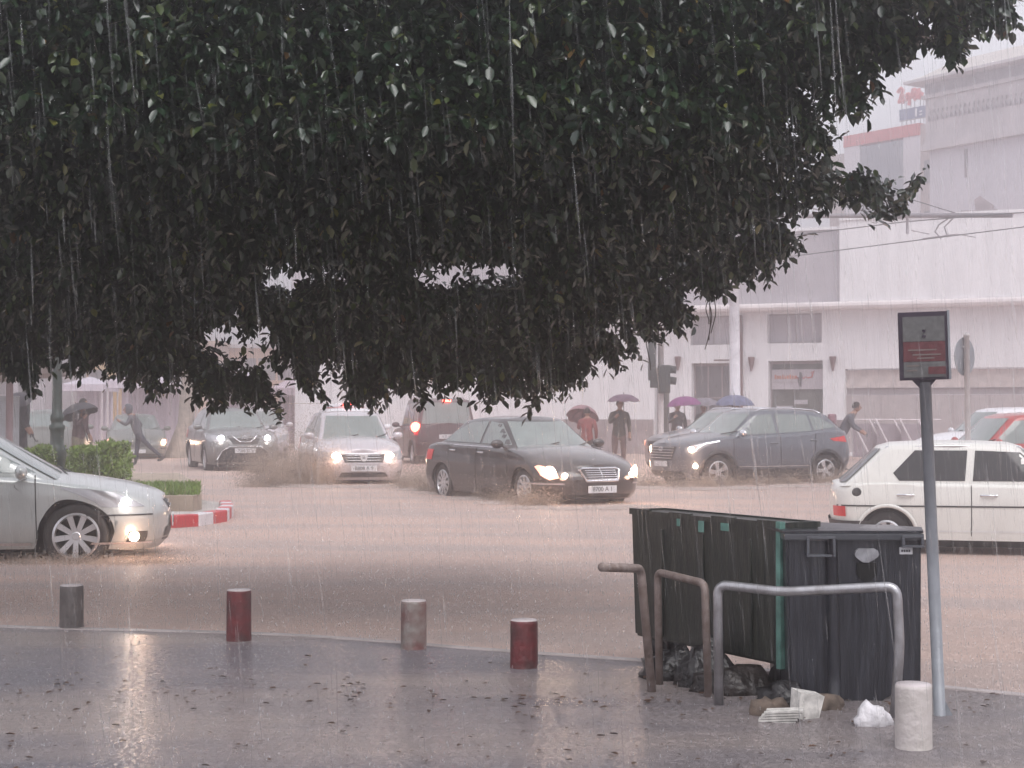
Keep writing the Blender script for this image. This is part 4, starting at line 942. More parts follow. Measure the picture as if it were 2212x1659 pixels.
bm = B(); x0, x1, z0, z1 = bx(1942), bx(1970), zz(1197, D2), zz(1182, D2); box(bm, x0, x1, -.006, 0, z0, z1); st = obj('sticker', bm, M_plate, g)
bm = B()
for k in range(4): box(bm, x0 + .008 + k * .012, x0 + .016 + k * .012, -.0085, -.006, z0 + .012, z1 - .012)
obj('sticker_print', bm, M_ink, st)
bm = B(); tube(bm, [(bx(1795), -.003, zz(1162, D2)), (bx(1797), -.015, zz(1300, D2)), (bx(1800), -.02, zz(1450, D2)), (bx(1798), -.01, zz(1522, D2))], .03, 10); obj('rib', bm, M_bind, g, True)
for x in (-.22, .1):
    for y in (.12, .5):
        bm = B(); lathe(bm, [(.02, -.022), (.07, -.022), (.075, 0), (.07, .022), (.02, .022)], 16, 'Y', (x, y, .04)); obj('castor', bm, M_black, g, True)
# litter under the bins
M_bag = mat('dirty_plastic_bag', (.62, .60, .62), .4, var=.2, scale=14, bump=.6, bscale=30)
M_paper = mat('dirty_paper', (.55, .53, .50), .6, var=.3, scale=20)
def crumple(u, v, w_, h_, m, nm, label, seed, D=None):
    D = D or F0 * (CAMH - .03) / (v - HOR); rg = random.Random(seed); bm = B(); bmesh.ops.create_icosphere(bm, subdivisions=3, radius=1)
    for q in bm.verts:
        k = 1 + .22 * math.sin(q.co.x * 5 + seed) * math.cos(q.co.y * 4 + seed * 2) + .10 * math.sin(q.co.x * 11 + q.co.z * 9 + seed) + rg.uniform(-.03, .03)
        q.co = Vector((q.co.x * w_ * k, q.co.y * w_ * .7 * k, max(q.co.z * k, -.05) * h_))
    return tag(obj(nm, bm, m, None, True, (gx(u, D), D, .02)), label, 'litter')
crumple(1880, 1560, .085, .10, M_bag, 'plastic_bag', 'pale crumpled plastic bag under the rounded corner of the dark blue bin', 3)
bm = B(); box(bm, -.055, .055, -.04, .04, 0, .12); vs = [v for v in bm.verts if v.co.z > .1]
for v in vs: v.co.x *= 1.25; v.co.y += .02
bx_ = obj('torn_carton', bm, M_paper, None, False, (gx(1735, 4.12), 4.12, .02), (R(8), R(12), R(25))); tag(bx_, 'torn grey carton standing under the dark blue bin', 'litter')
bm = B()
for k in range(5): box(bm, -.10 + .012 * k, .08 + .01 * k, -.05, .05, .012 * k, .012 * k + .009)
tag(obj('newspaper_bundle', bm, M_paper, None, False, (gx(1680, 4.08), 4.08, .015), (0, R(-4), R(-12))), 'soggy bundle of pale paper flat on the ground between the bins', 'litter')
crumple(1660, 1538, .10, .08, mat('brown_rag', (.12, .09, .07), .8, var=.4, scale=14), 'rubbish_heap', 'brown heap of wet rubbish below the green bin corner', 8)
crumple(1470, 1500, .22, .15, mat('dark_rubbish_shade', (.012, .011, .012), .25, var=.4, scale=14, bump=1, bscale=18), 'shade_fill_bag', 'black rubbish bag filling the shade under the green bin', 5, 4.75)  # enlarged black bag: rubbish that also stands in for shade under the bin
crumple(1590, 1520, .20, .14, mat('dark_rubbish_shade2', (.025, .02, .018), .3, var=.5, scale=14, bump=1, bscale=22), 'wet_rubbish', 'dark wet rubbish behind the rusty hoop leg', 6, 4.5)

crumple(1530, 1500, .18, .22, MATS['dark_rubbish_shade'], 'shade_fill_bag', 'added black rubbish bag filling the shade between the hoop rails', 11, 4.62)  # black bags added to fill the dark gap, part rubbish, part shadow
crumple(1690, 1545, .12, .12, MATS['dark_rubbish_shade'], 'shade_fill_bag', 'small added black rubbish bag filling the shade below the mint green corner strip', 12, 4.3)
crumple(1780, 1548, .10, .07, MATS['brown_rag'], 'wet_cardboard', 'brown soaked cardboard lump under the dark blue bin', 13, 4.25)
# ------------------------------------------------------------ hoops (bike rails)
M_steel = mat('galvanised_steel', (.50, .50, .52), .32, metal=.75, col2=(.36, .35, .36), scale=12, bump=.1)
M_rust = mat('rusty_steel', (.20, .15, .13), .55, metal=.3, col2=(.32, .26, .24), scale=14, bump=.3)
def bend(pts, r_=.05, n=6):
    P = [Vector(p) for p in pts]; out = [P[0]]
    for i in range(1, len(P) - 1):
        a, b_, c = P[i-1], P[i], P[i+1]; d1 = (a - b_).normalized(); d2 = (c - b_).normalized(); p0, p2 = b_ + d1 * r_, b_ + d2 * r_
        for k in range(n + 1):
            t = k / n; out.append((1 - t)**2 * p0 + 2 * t * (1 - t) * b_ + t * t * p2)
    out.append(P[-1]); return out
def px3(u, v, D): return (gx(u, D), D * K, zz(v, D))
def hoop(nm, label, pts, m, r_=.024, br=.06, closed_end=None):
    bm = B(); tube(bm, bend(pts, br), r_, 14); o = obj(nm, recalc(bm), m, None, True); return tag(o, label, 'hoop rail', 'bent steel tube rails in front of the bins')
Da, Db = 4.22, 4.16
hoop('rail_hoop', 'shiny galvanised hoop rail in front of the dark blue bin', [px3(1552, 1545, 4.3), px3(1550, 1262, 4.3), px3(1690, 1278, 4.2), px3(1936, 1266, 4.12), px3(1942, 1392, 4.12), px3(1930, 1560, 4.12)], M_steel, .0235, .055)
hoop('rail_hoop', 'rusty middle hoop rail against the green bin', [px3(1424, 1495, 4.62), px3(1420, 1235, 4.62), px3(1522, 1260, 4.42), px3(1530, 1530, 4.42)], M_rust, .02, .045)
hoop('rail_hoop', 'bent rail whose open tube end points left past the green bin', [px3(1300, 1225, 4.25), px3(1384, 1228, 4.5), px3(1408, 1500, 4.5)], M_rust, .0225, .05)

# ------------------------------------------------------------ small sign post
M_greyp = mat('grey_post_paint', (.25, .265, .29), .4, metal=.1, var=.12, scale=10)
Dp = 4.15; X0 = gx(2028, Dp)
g = thing('sign_post', 'thin grey post with a small framed sign box beside the dark blue bin', 'sign', (X0, Dp, 0))
zt0 = zz(826, Dp); tx = gx(1999, Dp) - X0
bm = B(); tube(bm, [(0, 0, 0), (tx, 0, zt0)], .028, 16); obj('pole', bm, M_greyp, g, True)
bm = B(); box(bm, -.05, .07, -.05, .05, 0, .012, .003); prism(bm, [(.02, .01), (.065, .01), (.02, .10)], -.004, .004); obj('base_plate', bm, M_greyp, g)
hw = .112; zc0, zc1 = zz(821, Dp), zz(674, Dp); tilt = R(-1.5)
sb = B(); box(sb, -hw, hw, -.03, .03, 0, zc1 - zc0, .004)
M_fr = mat('dark_sign_frame', (.03, .018, .035), .4)
fr = obj('sign_box', sb, M_fr, g, False, (tx - .005, 0, zc0), (0, tilt, R(-12)))
bm = B(); box(bm, hw + .001, hw + .012, -.032, .032, 0, zc1 - zc0 + .004, .002); obj('side_panel', bm, M_greyp, fr)
H_ = zc1 - zc0; M_sg = mat('sign_grey_face', (.11, .11, .11), .35, var=.2, scale=30); M_sr = mat('sign_red_face', (.11, .03, .035), .35, var=.2, scale=30)
for z0, z1, x0, x1, m in ((.40 * 0 + .27, .56, -.092, .10, M_sr), (.565, .93, -.092, .10, M_sg), (.04, .265, -.092, .10, M_sg)):
    bm = B(); box(bm, x0, x1, -.036, -.031, z0 * H_, z1 * H_); obj('sign_face', bm, m, fr)
bm = B(); box(bm, .02, .10, -.039, -.0365, .08 * H_, .19 * H_); obj('sign_face', bm, M_sr, fr)
bm = B()
for z, a, b_ in ((.43, -.07, .06), (.36, -.05, .08), (.31, -.03, .05), (.2, -.08, -.02), (.13, -.08, -.03)): box(bm, a, b_, -.0385, -.0365, z * H_, z * H_ + .006)
obj('sign_lettering', bm, mat('faded_letters', (.16, .13, .12), .5), fr)
bm = B(); tube(bm, [(.005, -.037, .70 * H_), (.005, -.037, .735 * H_)], .008, 6); tube(bm, [(.005, -.037, .62 * H_), (.005, -.037, .655 * H_)], .009, 6); obj('sign_mark', bm, M_fr, fr)
bm = B(); prism(bm, [(-.055, 0), (.055, 0), (.02, -.04), (-.02, -.04)], -.012, .012); obj('bracket', bm, M_fr, fr)

# ------------------------------------------------------------ round sign seen from behind
Dr = 13.6; g = thing('round_road_sign', 'round road sign seen from behind on a thin grey post, right of the sign box', 'road sign', (gx(2093, Dr), Dr, 0))
bm = B(); tube(bm, [(0, 0, -.3), (-.03, 0, zz(725, Dr))], .045, 12); lathe(bm, [(.001, zz(722, Dr) + .03), (.05, zz(722, Dr)), (.05, zz(722, Dr) - .03)], 12, 'Z', (-.03, 0, 0)); obj('pole', bm, mat('sign_post_grey', (.5, .48, .48), .5), g, True)
bm = B(); lathe(bm, [(.001, .012), (.29, .012), (.30, .0), (.30, -.006), (.001, -.01)], 32, 'Y'); o = obj('disc', bm, mat('sign_back_grey', (.28, .30, .33), .4, metal=.3), g, False, (-.045, .06, zz(770, Dr)), (0, 0, R(45)))
bm = B(); box(bm, -.06, .06, -.02, .08, -.012, .012); obj('clamp', bm, MATS['sign_post_grey'], g, False, (-.03, 0, zz(770, Dr) + .15))

# ------------------------------------------------------------ traffic light and catenary pole
Dt = 23.5; g = thing('traffic_light', 'dark traffic signal heads on a pale post behind the umbrellas', 'traffic light', (gx(1428, Dt), Dt, 0))
bm = B(); tube(bm, [(0, 0, 0), (0, 0, zz(720, Dt))], .075, 12); obj('pole', bm, mat('pale_post', (.55, .50, .50), .5), g, True)
M_tl = mat('signal_black', (.045, .05, .05), .5)
bm = B(); x = gx(1410, Dt) - gx(1428, Dt); box(bm, x - .12, x + .09, -.2, .1, zz(822, Dt), zz(736, Dt), .04); obj('upper_signal_head', bm, M_tl, g)
bm = B(); x0, x1 = gx(1404, Dt) - gx(1428, Dt), gx(1446, Dt) - gx(1428, Dt)
box(bm, x0, x0 + .2, -.25, .0, zz(838, Dt), zz(795, Dt), .03); box(bm, x0 + .21, x1, -.32, .05, zz(850, Dt), zz(789, Dt), .04); obj('lower_signal_head', bm, M_tl, g)
for z in (zz(798, Dt), zz(822, Dt)):
    bm = B(); tube(bm, [(x1 - .02, -.14, z), (x1 + .17, -.14, z - .02)], [.11, .10], 10); obj('signal_hood', bm, M_tl, g, True)
Dc = 24.5; Xc = gx(1589, Dc)
g = thing('catenary_pole', 'tall white catenary pole carrying the tram wire arm', 'pole', (Xc, Dc, 0))
bm = B(); tube(bm, [(0, 0, 0), (-.04, 0, 7.2)], [.16, .13], 16); obj('mast', bm, mat('mast_white', (.70, .68, .72), .5), g, True)
bm = B(); tube(bm, [(0, 0, zz(466, Dc)), (gx(2190, 22) - Xc, (22 - Dc) * K, zz(464, 22))], .065, 10); tube(bm, [(.0, 0, 7.6), (2.6, -.6, zz(466, Dc) + .02)], .02, 6); tube(bm, [(1.0, -.2, 7.6), (4.4, -1.2, zz(466, 23.5))], .02, 6)
M_arm = mat('arm_grey', (.33, .30, .32), .5, metal=.3); obj('arm', bm, M_arm, g, True)
bm = B(); Dh = 22.7
def rel(u, v, D): return (gx(u, D) - Xc, (D - Dc) * K, zz(v, D))
tube(bm, [rel(1962, 468, Dh), rel(1962, 505, Dh)], .035, 8)
tube(bm, [rel(2050, 472, Dh), rel(2030, 485, Dh), rel(2022, 500, Dh), rel(2035, 515, Dh)], .02, 6); tube(bm, [rel(2060, 472, Dh), rel(2042, 490, Dh), rel(2050, 512, Dh)], .02, 6)
tube(bm, [rel(1995, 515, Dh), rel(2070, 505, Dh), rel(2110, 512, Dh)], .014, 6); tube(bm, [rel(1970, 497, Dh), rel(2010, 505, Dh)], .012, 6)
obj('wire_clamp', bm, M_arm, g, True)
M_wire = mat('wire', (.12, .11, .12), .5)
for (lab, P) in (('lower tram wire sloping up to the right over the shop front', [(1400, 590, 30), (1722, 552, 25), (2010, 515, 22.6), (2250, 485, 21), (2600, 435, 19)]),
                 ('upper tram wire just under the pole arm', [(1400, 545, 30), (1755, 503, 25), (1960, 478, 23), (2250, 455, 21.5)]),
                 ('thin stay wire falling to the pole arm from the tree', [(1700, 360, 28), (1965, 428, 24), (2075, 462, 23)])):
    bm = B(); tube(bm, [px3(*p) for p in P], .014, 5); tag(obj('overhead_wire', bm, M_wire), lab, 'wire', 'overhead tram wires')

# ------------------------------------------------------------ buildings
class Wall:
    def __init__(s, O, e): s.O = Vector((O[0], O[1] * K)); s.e = Vector((e[0], e[1] * K)).normalized(); s.n = Vector((s.e.y, -s.e.x)); s.n = s.n if s.n.y < 0 else -s.n
    def hit(s, u, v, d=0):
        """t along the wall and height for a picture point, on the plane pushed d metres towards the street"""
        O = s.O + s.n * d; k = (u - 1106) / F; t = (k * O.y - O.x) / (s.e.x - k * s.e.y); D = O.y + s.e.y * t; return t, CAMH - (v - HOR) * D / F
    def obj(s, nm, bm, m, root, smooth=False):  # local frame: x along the wall, -y to the street
        return obj(nm, bm, m, root, smooth)
def wall_root(W_, nm, lab, cat_='building', group=None):
    return thing(nm, lab, cat_, (W_.O.x, W_.O.y / K, 0), math.atan2(W_.e.y, W_.e.x), group)
def holed(bm, t0, t1, z0, z1, holes, y=0, depth=.35):
    ts = sorted({t0, t1, *[h[0] for h in holes], *[h[1] for h in holes]}); zs = sorted({z0, z1, *[h[2] for h in holes], *[h[3] for h in holes]})
    for i in range(len(ts) - 1):
        for j in range(len(zs) - 1):
            a, b_, c, d = ts[i], ts[i+1], zs[j], zs[j+1]; mt, mz = (a + b_) / 2, (c + d) / 2
            if any(h[0] < mt < h[1] and h[2] < mz < h[3] for h in holes): continue
            bm.faces.new([bm.verts.new(p) for p in ((a, y, c), (b_, y, c), (b_, y, d), (a, y, d))])
    for a, b_, c, d in holes:
        for q in (((a, y, c), (a, y, d), (a, y + depth, d), (a, y + depth, c)), ((b_, y, d), (b_, y, c), (b_, y + depth, c), (b_, y + depth, d)), ((a, y, d), (b_, y, d), (b_, y + depth, d), (a, y + depth, d)), ((b_, y, c), (a, y, c), (a, y + depth, c), (b_, y + depth, c))):
            bm.faces.new([bm.verts.new(p) for p in q])
M_shop = mat('shop_glass', (.16, .15, .16), .2, var=.25, scale=1.2)
M_panel = mat('grey_lilac_panel', (.50, .47, .50), .7, var=.08, scale=1)
M_shut = mat('grey_shutter', (.40, .36, .37), .6, var=.06, scale=1, stretch=(1, 1, 30))
M_skirt = mat('stone_skirt', (.34, .29, .30), .7, var=.2, scale=2)
WA = Wall((0, 31.44), (1, -.232)); rA = wall_root(WA, 'white_shop_building', 'long white building with shuttered shop fronts and a deep overhanging upper storey')
def rect(u0, u1, v0, v1, W_=WA, d=0):
    t0, za = W_.hit(u0, v0, d); t1, zb_ = W_.hit(u1, v1, d); return [t0, t1, zb_, za]
wins = [rect(1492, 1582, 683, 744), rect(1658, 1776, 678, 740)]
doors = [rect(1494, 1586, 785, 960), rect(1660, 1778, 780, 960), rect(1414, 1446, 798, 960), rect(1826, 2560, 797, 960)]
for d_ in doors: d_[2] = .12
t_end = WA.hit(2600, 900)[0]
for h_ in doors[3:]: h_[1] = t_end - .5
bm = B(); holed(bm, -9, t_end, -.1, 5.4, wins + doors, 0, .4); obj('ground_floor_wall', recalc(bm), M_wall, rA)
for i, (a, b_, c, d_) in enumerate(wins):
    bm = B(); box(bm, a, b_, .30, .36, c, d_); w_ = obj('window', bm, M_panel, rA)
    bm = B(); box(bm, a, b_, .27, .298, c, c + .05); box(bm, a, b_, .27, .298, d_ - .05, d_); box(bm, (a + b_) / 2 - .02, (a + b_) / 2 + .02, .27, .298, c + .052, d_ - .052); obj('frame', bm, M_shut, w_)
M_door2 = mat('green_grey_glass', (.13, .13, .12), .25, var=.35, scale=2)
for i, (a, b_, c, d_) in enumerate(doors[:3]):
    bm = B(); box(bm, a, b_, .34, .38, c, d_); w_ = obj('shop_window', bm, M_door2 if i else M_shop, rA)
    bm = B(); box(bm, a, b_, .30, .338, d_ - .1, d_); box(bm, a, a + .05, .30, .338, c, d_ - .102); box(bm, b_ - .05, b_, .30, .338, c, d_ - .102)
    if i == 0:
        for q in (.33, .66): box(bm, a + (b_ - a) * q - .025, a + (b_ - a) * q + .025, .30, .338, c, d_ - .102)
        box(bm, a + .051, b_ - .051, .31, .337, d_ - 1.2, d_ - 1.15)
    obj('frame', bm, M_skirt, w_)
    if i == 1:
        bm = B(); box(bm, a + .05, b_ - .05, .26, .298, d_ - .95, d_ - .28); sg_ = obj('shop_sign', bm, mat('sign_pale', (.50, .46, .49), .5, var=.06), rA)
        x0 = a + .15; bm = B(); zc_ = d_ - .62
        for k in range(9): box(bm, x0 + k * .085, x0 + k * .085 + .055, .25, .259, zc_ + .02, zc_ + .02 + (.11 if k % 3 else .14), .01)
        obj('orange_lettering', bm, mat('orange_letters', (.55, .20, .12), .5), sg_)
        bm = B()
        for k in range(12): box(bm, x0 + k * .065, x0 + k * .065 + .045, .25, .259, zc_ - .12, zc_ - .07)
        obj('grey_lettering', bm, M_shut, sg_)
        bm = B(); xa = b_ - .95
        P = [(0, .06), (.06, -.02), (.14, -.04), (.18, .04), (.24, -.02), (.32, .04), (.38, 0), (.46, .02), (.52, .02), (.56, .16), (.60, .22)]
        tube(bm, [(xa + p, .252, zc_ + .05 + q) for p, q in P], .022, 5); tube(bm, [(xa + .1, .252, zc_ - .06), (xa + .13, .252, zc_ - .06)], .02, 5); tube(bm, [(xa + .5, .252, zc_ + .2), (xa + .52, .252, zc_ + .26)], .02, 5)
        obj('red_script_lettering', bm, mat('red_letters', (.50, .10, .09), .5), sg_)
        xm = a + (b_ - a) * .56
        bm = B(); tube(bm, [(xm, .252, zc_ - .24), (xm - .03, .252, zc_ - .05), (xm + .02, .252, zc_ + .1), (xm, .252, zc_ + .24)], [.03, .07, .06, .035], 6); tube(bm, [(xm - .02, .252, zc_ + .02), (xm - .13, .252, zc_ + .12)], .02, 5); obj('figure_mark', bm, mat('mark_grey', (.10, .09, .10), .5), sg_)
        bm = B(); box(bm, a + .2, a + .75, .30, .336, d_ - 1.62, d_ - 1.5); box(bm, a + .8, a + 1.25, .30, .336, d_ - 1.45, d_ - 1.3); obj('window_poster', bm, M_panel, w_)
a, b_, c, d_ = doors[3]
bm = B(); box(bm, a, b_, .20, .26, d_ - .62, d_ - .04); obj('shutter_lintel', bm, mat('cream_lintel', (.62, .55, .53), .7), rA)
bm = B(); box(bm, a, b_, .30, .36, c + 1.9, d_ - .63)
obj('shutter', bm, M_shut, rA)
bm = B(); box(bm, a, b_, .22, .29, c, c + 1.88); t_ = a + .02
for k in range(9): box(bm, a + k * 1.15, a + k * 1.15 + .05, .19, .215, c, c + 1.86)
obj('shop_panels', bm, mat('mauve_panels', (.50, .45, .45), .6, var=.06), rA)
for (u0, u1) in ((1100, 1412), (1448, 1492), (1588, 1658), (1780, 1824)):
    t0, t1 = WA.hit(u0, 900)[0], WA.hit(u1, 900)[0]; bm = B(); box(bm, t0, t1, -.06, -.002, -.1, zz(906, 31)); obj('stone_skirt', bm, M_skirt, rA)
# upper storey
pr_ = .55; t0 = -9; t1, zb0 = WA.hit(2400, 655, pr_); z_bot = WA.hit(1800, 668, pr_)[1]; z_top = WA.hit(1800, 477, pr_)[1]
t_mid = WA.hit(1815, 560, pr_)[0]
bm = B(); box(bm, t_mid, t_end, -pr_, 6, z_bot + .25, z_top); obj('upper_storey', bm, M_wall, rA)
bm = B(); box(bm, t0, t_mid - .003, -pr_ + .28, 6, z_bot + .25, z_top - .25); obj('recessed_upper_storey', bm, M_panel, rA)
bm = B(); pf = [(-pr_ - .10, z_bot + .24), (-pr_ - .16, z_bot + .18), (-pr_ - .18, z_bot + .10), (-pr_ - .14, z_bot + .02), (-pr_ - .05, z_bot), (.05, z_bot), (.05, z_bot + .24)]
prism(bm, pf, t0, t_end, 'YZ'); obj('overhang_moulding', recalc(bm), mat('cream_moulding', (.76, .70, .70), .8, var=.08, scale=2), rA)
bm = B(); box(bm, t_mid, t_end, -pr_ - .06, -pr_ + .3, z_top + .002, z_top + .1); box(bm, t0, t_mid - .01, -pr_ + .2, -pr_ + .6, z_top - .248, z_top - .15); obj('parapet_coping', bm, M_wall, rA)
ts, zs_ = WA.hit(2118, 440, .5); bm = B(); box(bm, WA.hit(2070, 460, .5)[0], WA.hit(2150, 460, .5)[0], .3, 1.2, z_top + .11, z_top + .25)
prism(bm, [(ts - .25, z_top + .25), (ts + .25, z_top + .25), (ts + .3, z_top + .4), (ts - .12, z_top + .72), (ts - .3, z_top + .6)], .5, .8); obj('roof_unit', bm, M_skirt, rA)
M_sconce = mat('sconce_brown', (.18, .10, .10), .5)
for i, (u, v) in enumerate(((1465, 783), (1624, 784), (1800, 783))):
    t, z = WA.hit(u, v, .1); bm = B(); lathe(bm, [(.03, -.28), (.10, .05), (.12, .18), (.11, .20)], 12, 'Z', (t, -.13, z)); box(bm, t - .04, t + .04, -.06, -.003, z - .1, z + .1)
    obj('wall_lamp', bm, M_sconce, rA, True)
# down pipe
t, _ = WA.hit(1602, 800); bm = B(); tube(bm, [(t, -.08, .1), (t, -.08, z_bot - .1)], .07, 8); tube(bm, [(t - .05, -.08, 3.2), (t - .9, -.2, 3.2)], .03, 6); obj('drain_pipe', bm, M_sconce, rA, True)

# tall corner building with cornices
WB = Wall((gx(2011, 40), 40), (.775, -.632)); rB = wall_root(WB, 'tall_cornice_building', 'tall pale corner building with banded cornices and a sloping eave, upper right')
M_bpale = mat('pale_facade', (.70, .67, .71), .8, var=.05, scale=.4)
M_bcream = mat('cream_stone', (.62, .57, .58), .8, var=.1, scale=.7)
zc = lambda v: CAMH - (v - HOR) * 40 / F0
def slab(nm, x0, y0, z0, z1, m, x1=9, bev=0):
    bm = B(); box(bm, x0, x1, y0, 8, z0, z1, bev); return obj(nm, bm, m, rB)
slab('wall', 0, 0, 0, zc(326), M_bpale)
slab('cornice', -.25, -.35, zc(326) + .002, zc(312), M_bcream); slab('cornice', -.12, -.2, zc(312) + .002, zc(300), M_bcream)
slab('frieze', -.1, -.15, zc(300) + .002, zc(213), M_bcream)
slab('cornice', -.22, -.3, zc(213) + .002, zc(205), M_bcream)
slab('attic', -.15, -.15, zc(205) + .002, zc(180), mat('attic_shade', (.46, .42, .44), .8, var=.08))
slab('eave', -.75, -.9, zc(180) + .002, zc(174), M_bcream)
bm = B(); n = 80
P0 = [(-.75, -.9, zc(174) + .003), (9, -.9, zc(174) + .003), (9, 8, zc(174) + .003), (-.75, 8, zc(174) + .003)]; P1 = [(.6, 1.0, zc(128)), (9, 1.0, zc(128)), (9, 6, zc(128)), (.6, 6, zc(128))]
Pm = [(-.25, -.1, zc(160)), (9, -.1, zc(160)), (9, 7.5, zc(160)), (-.25, 7.5, zc(160))]
R_ = [[bm.verts.new(p) for p in q] for q in (P0, Pm, P1)]
for i in range(2):
    for k in range(4): bm.faces.new((R_[i][k], R_[i][(k+1) % 4], R_[i+1][(k+1) % 4], R_[i+1][k]))
bm.faces.new(R_[2]); obj('roof', recalc(bm), mat('pale_roof_tiles', (.60, .55, .52), .8, var=.12, scale=3, stretch=(6, 6, .5)), rB)
bm = B()
for k in range(34):
    x = .1 + k * .26; z = zc(262); tube(bm, [(x, -.16, z), (x + .07, -.24, z + .25), (x + .14, -.16, z + .02)], .035, 5)
    tube(bm, [(x + .04, -.18, z + .35), (x + .1, -.2, z + .5)], .03, 5)
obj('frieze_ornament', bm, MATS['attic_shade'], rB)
t, _ = WB.hit(2090, 360); bm = B(); box(bm, t - .09, t + .09, -.02, .0, zc(394), zc(334)); obj('slit_window', bm, M_skirt, rB)

# grey and white tower block with red band
WC = Wall((gx(1826, 60), 60), (.81, -.59)); rC = wall_root(WC, 'red_banded_tower', 'white and grey tower block with a bright red band along its roof')
zt_ = CAMH + (HOR - 293) * 60 / F0; tt_ = [WC.hit(u, 400)[0] for u in (1799, 1826, 1859, 1954, 1989, 2030)]
def slabC(nm, a, b_, y0, z0, z1, m):
    bm = B(); box(bm, a, b_, y0, 12, z0, z1); return obj(nm, bm, m, rC)
M_red2 = mat('red_cladding', (.58, .09, .08), .6, var=.05)
slabC('red_band', tt_[1], tt_[4], -.08, zt_ - .78, zt_, M_red2)
slabC('white_pillar', tt_[1], tt_[2], 0, 0, zt_ - .782, M_bpale); slabC('white_pillar', tt_[3], tt_[4], 0, 0, zt_ - .782, M_bpale)
slabC('grey_curtain_wall', tt_[2] + .002, tt_[3] - .002, .05, 0, zt_ - .9, mat('grey_curtain', (.27, .28, .32), .4, var=.08, scale=.5, stretch=(.3, .3, 5)))
slabC('beige_wing', tt_[4] + .002, tt_[5] + 2, .1, 0, zt_ - .1, mat('beige_wing', (.46, .38, .36), .8, var=.06)); slabC('beige_wing', tt_[0] - .5, tt_[1] - .002, .3, 0, zt_ - 1.1, MATS['beige_wing'])
for z in (zt_ - 4.0, zt_ - 10.6, zt_ - 7.3):
    a = WC.hit(1998, 400)[0]; bm = B(); box(bm, a, a + .75, .04, .098, z, z + 1.5); obj('window', bm, M_shop, rC)
# roof sign
g = thing('rooftop_sign', 'rooftop sign with a red script word above a dark blue panel', 'sign', (WC.O.x, WC.O.y / K, zt_ + .02), math.atan2(WC.e.y, WC.e.x))
def sg3(xp, yp, d=0):  # from the enlarged view of the sign
    u = (2200 + xp / 11.85) / 1.15733; v = (190 + yp / 11.85) / 1.15733; t, z = WC.hit(u, v, 0); return (t, -d, z - zt_ - .02)
strokes = [[(600, 470), (640, 400), (700, 330), (760, 400), (720, 500), (690, 620), (640, 740)], [(620, 750), (700, 740), (780, 760)], [(740, 560), (860, 560), (860, 680), (780, 740), (760, 640), (740, 560)], [(860, 520), (930, 500), (960, 600), (950, 720), (930, 850)],
           [(880, 640), (980, 620), (1020, 560), (1060, 350), (1090, 330), (1080, 480), (1030, 640)], [(1080, 560), (1150, 520), (1150, 640), (1090, 670)], [(1150, 640), (1200, 350), (1230, 340), (1210, 500), (1180, 640)], [(1200, 560), (1290, 440), (1330, 480), (1310, 570), (1220, 640)]]
bm = B()
for s_ in strokes: tube(bm, [sg3(*p, .1) for p in s_], .12, 6)
obj('red_script', bm, M_red2, g, True)
bm = B(); A = [sg3(610, 980), sg3(1420, 830), sg3(1420, 1180), sg3(620, 1300)]
a4 = [bm.verts.new(p) for p in A]; b4 = [bm.verts.new((p[0], p[1] + .2, p[2])) for p in A]; bm.faces.new(a4); bm.faces.new(b4[::-1])
for i in range(4): bm.faces.new((a4[i], b4[i], b4[(i+1) % 4], a4[(i+1) % 4]))
pn = obj('blue_panel', recalc(bm), mat('blue_panel', (.09, .12, .26), .5, var=.1), g)
bm = B(); tube(bm, [sg3(1120, 930, .04), sg3(1120, 1180, .04)], .07, 5); tube(bm, [sg3(1260, 1000, .04), sg3(1265, 1040, .04)], .1, 5); tube(bm, [sg3(1260, 1100, .04), sg3(1265, 1130, .04)], .1, 5); obj('panel_marks', bm, M_wall, pn)
bm = B()
for x in (660, 790, 930, 1040, 1210, 1310, 1400): tube(bm, [sg3(x, 700 - (x - 700) * .15, -.1), (sg3(x, 700)[0], .1, -.02)], .035, 5)
tube(bm, [sg3(620, 1320), sg3(1430, 1190)], .04, 5); obj('frame', bm, M_arm, g)

# crowd barriers
M_bar = mat('barrier_white', (.66, .60, .62), .5)
for i, u in enumerate((1872, 1925, 1978)):
    D = 26.2 - i * .2; g = thing('barrier', ['white slanting barrier nearest the walking backpacker', 'white slanting barrier in the middle of the shutter', 'white slanting barrier touching the sign post in view'][i], 'barrier', (gx(u, D), D, 0), R(-8), 'slanting barriers before the shutter')
    bm = B(); tube(bm, [(-.45, .1, 1.25), (.15, -.3, .0)], .03, 6); tube(bm, [(.1, .1, 1.2), (.7, -.3, .0)], .03, 6); obj('strut', bm, M_bar, g)
    bm = B(); tube(bm, [(-.5, .1, 1.22), (.75, .1, 1.22)], .025, 6); obj('rail', bm, M_bar, g)
    bm = B(); box(bm, -.4, .5, .12, .16, .1, 1.1); obj('board', bm, mat('mauve_board', (.36, .31, .34), .7), g)

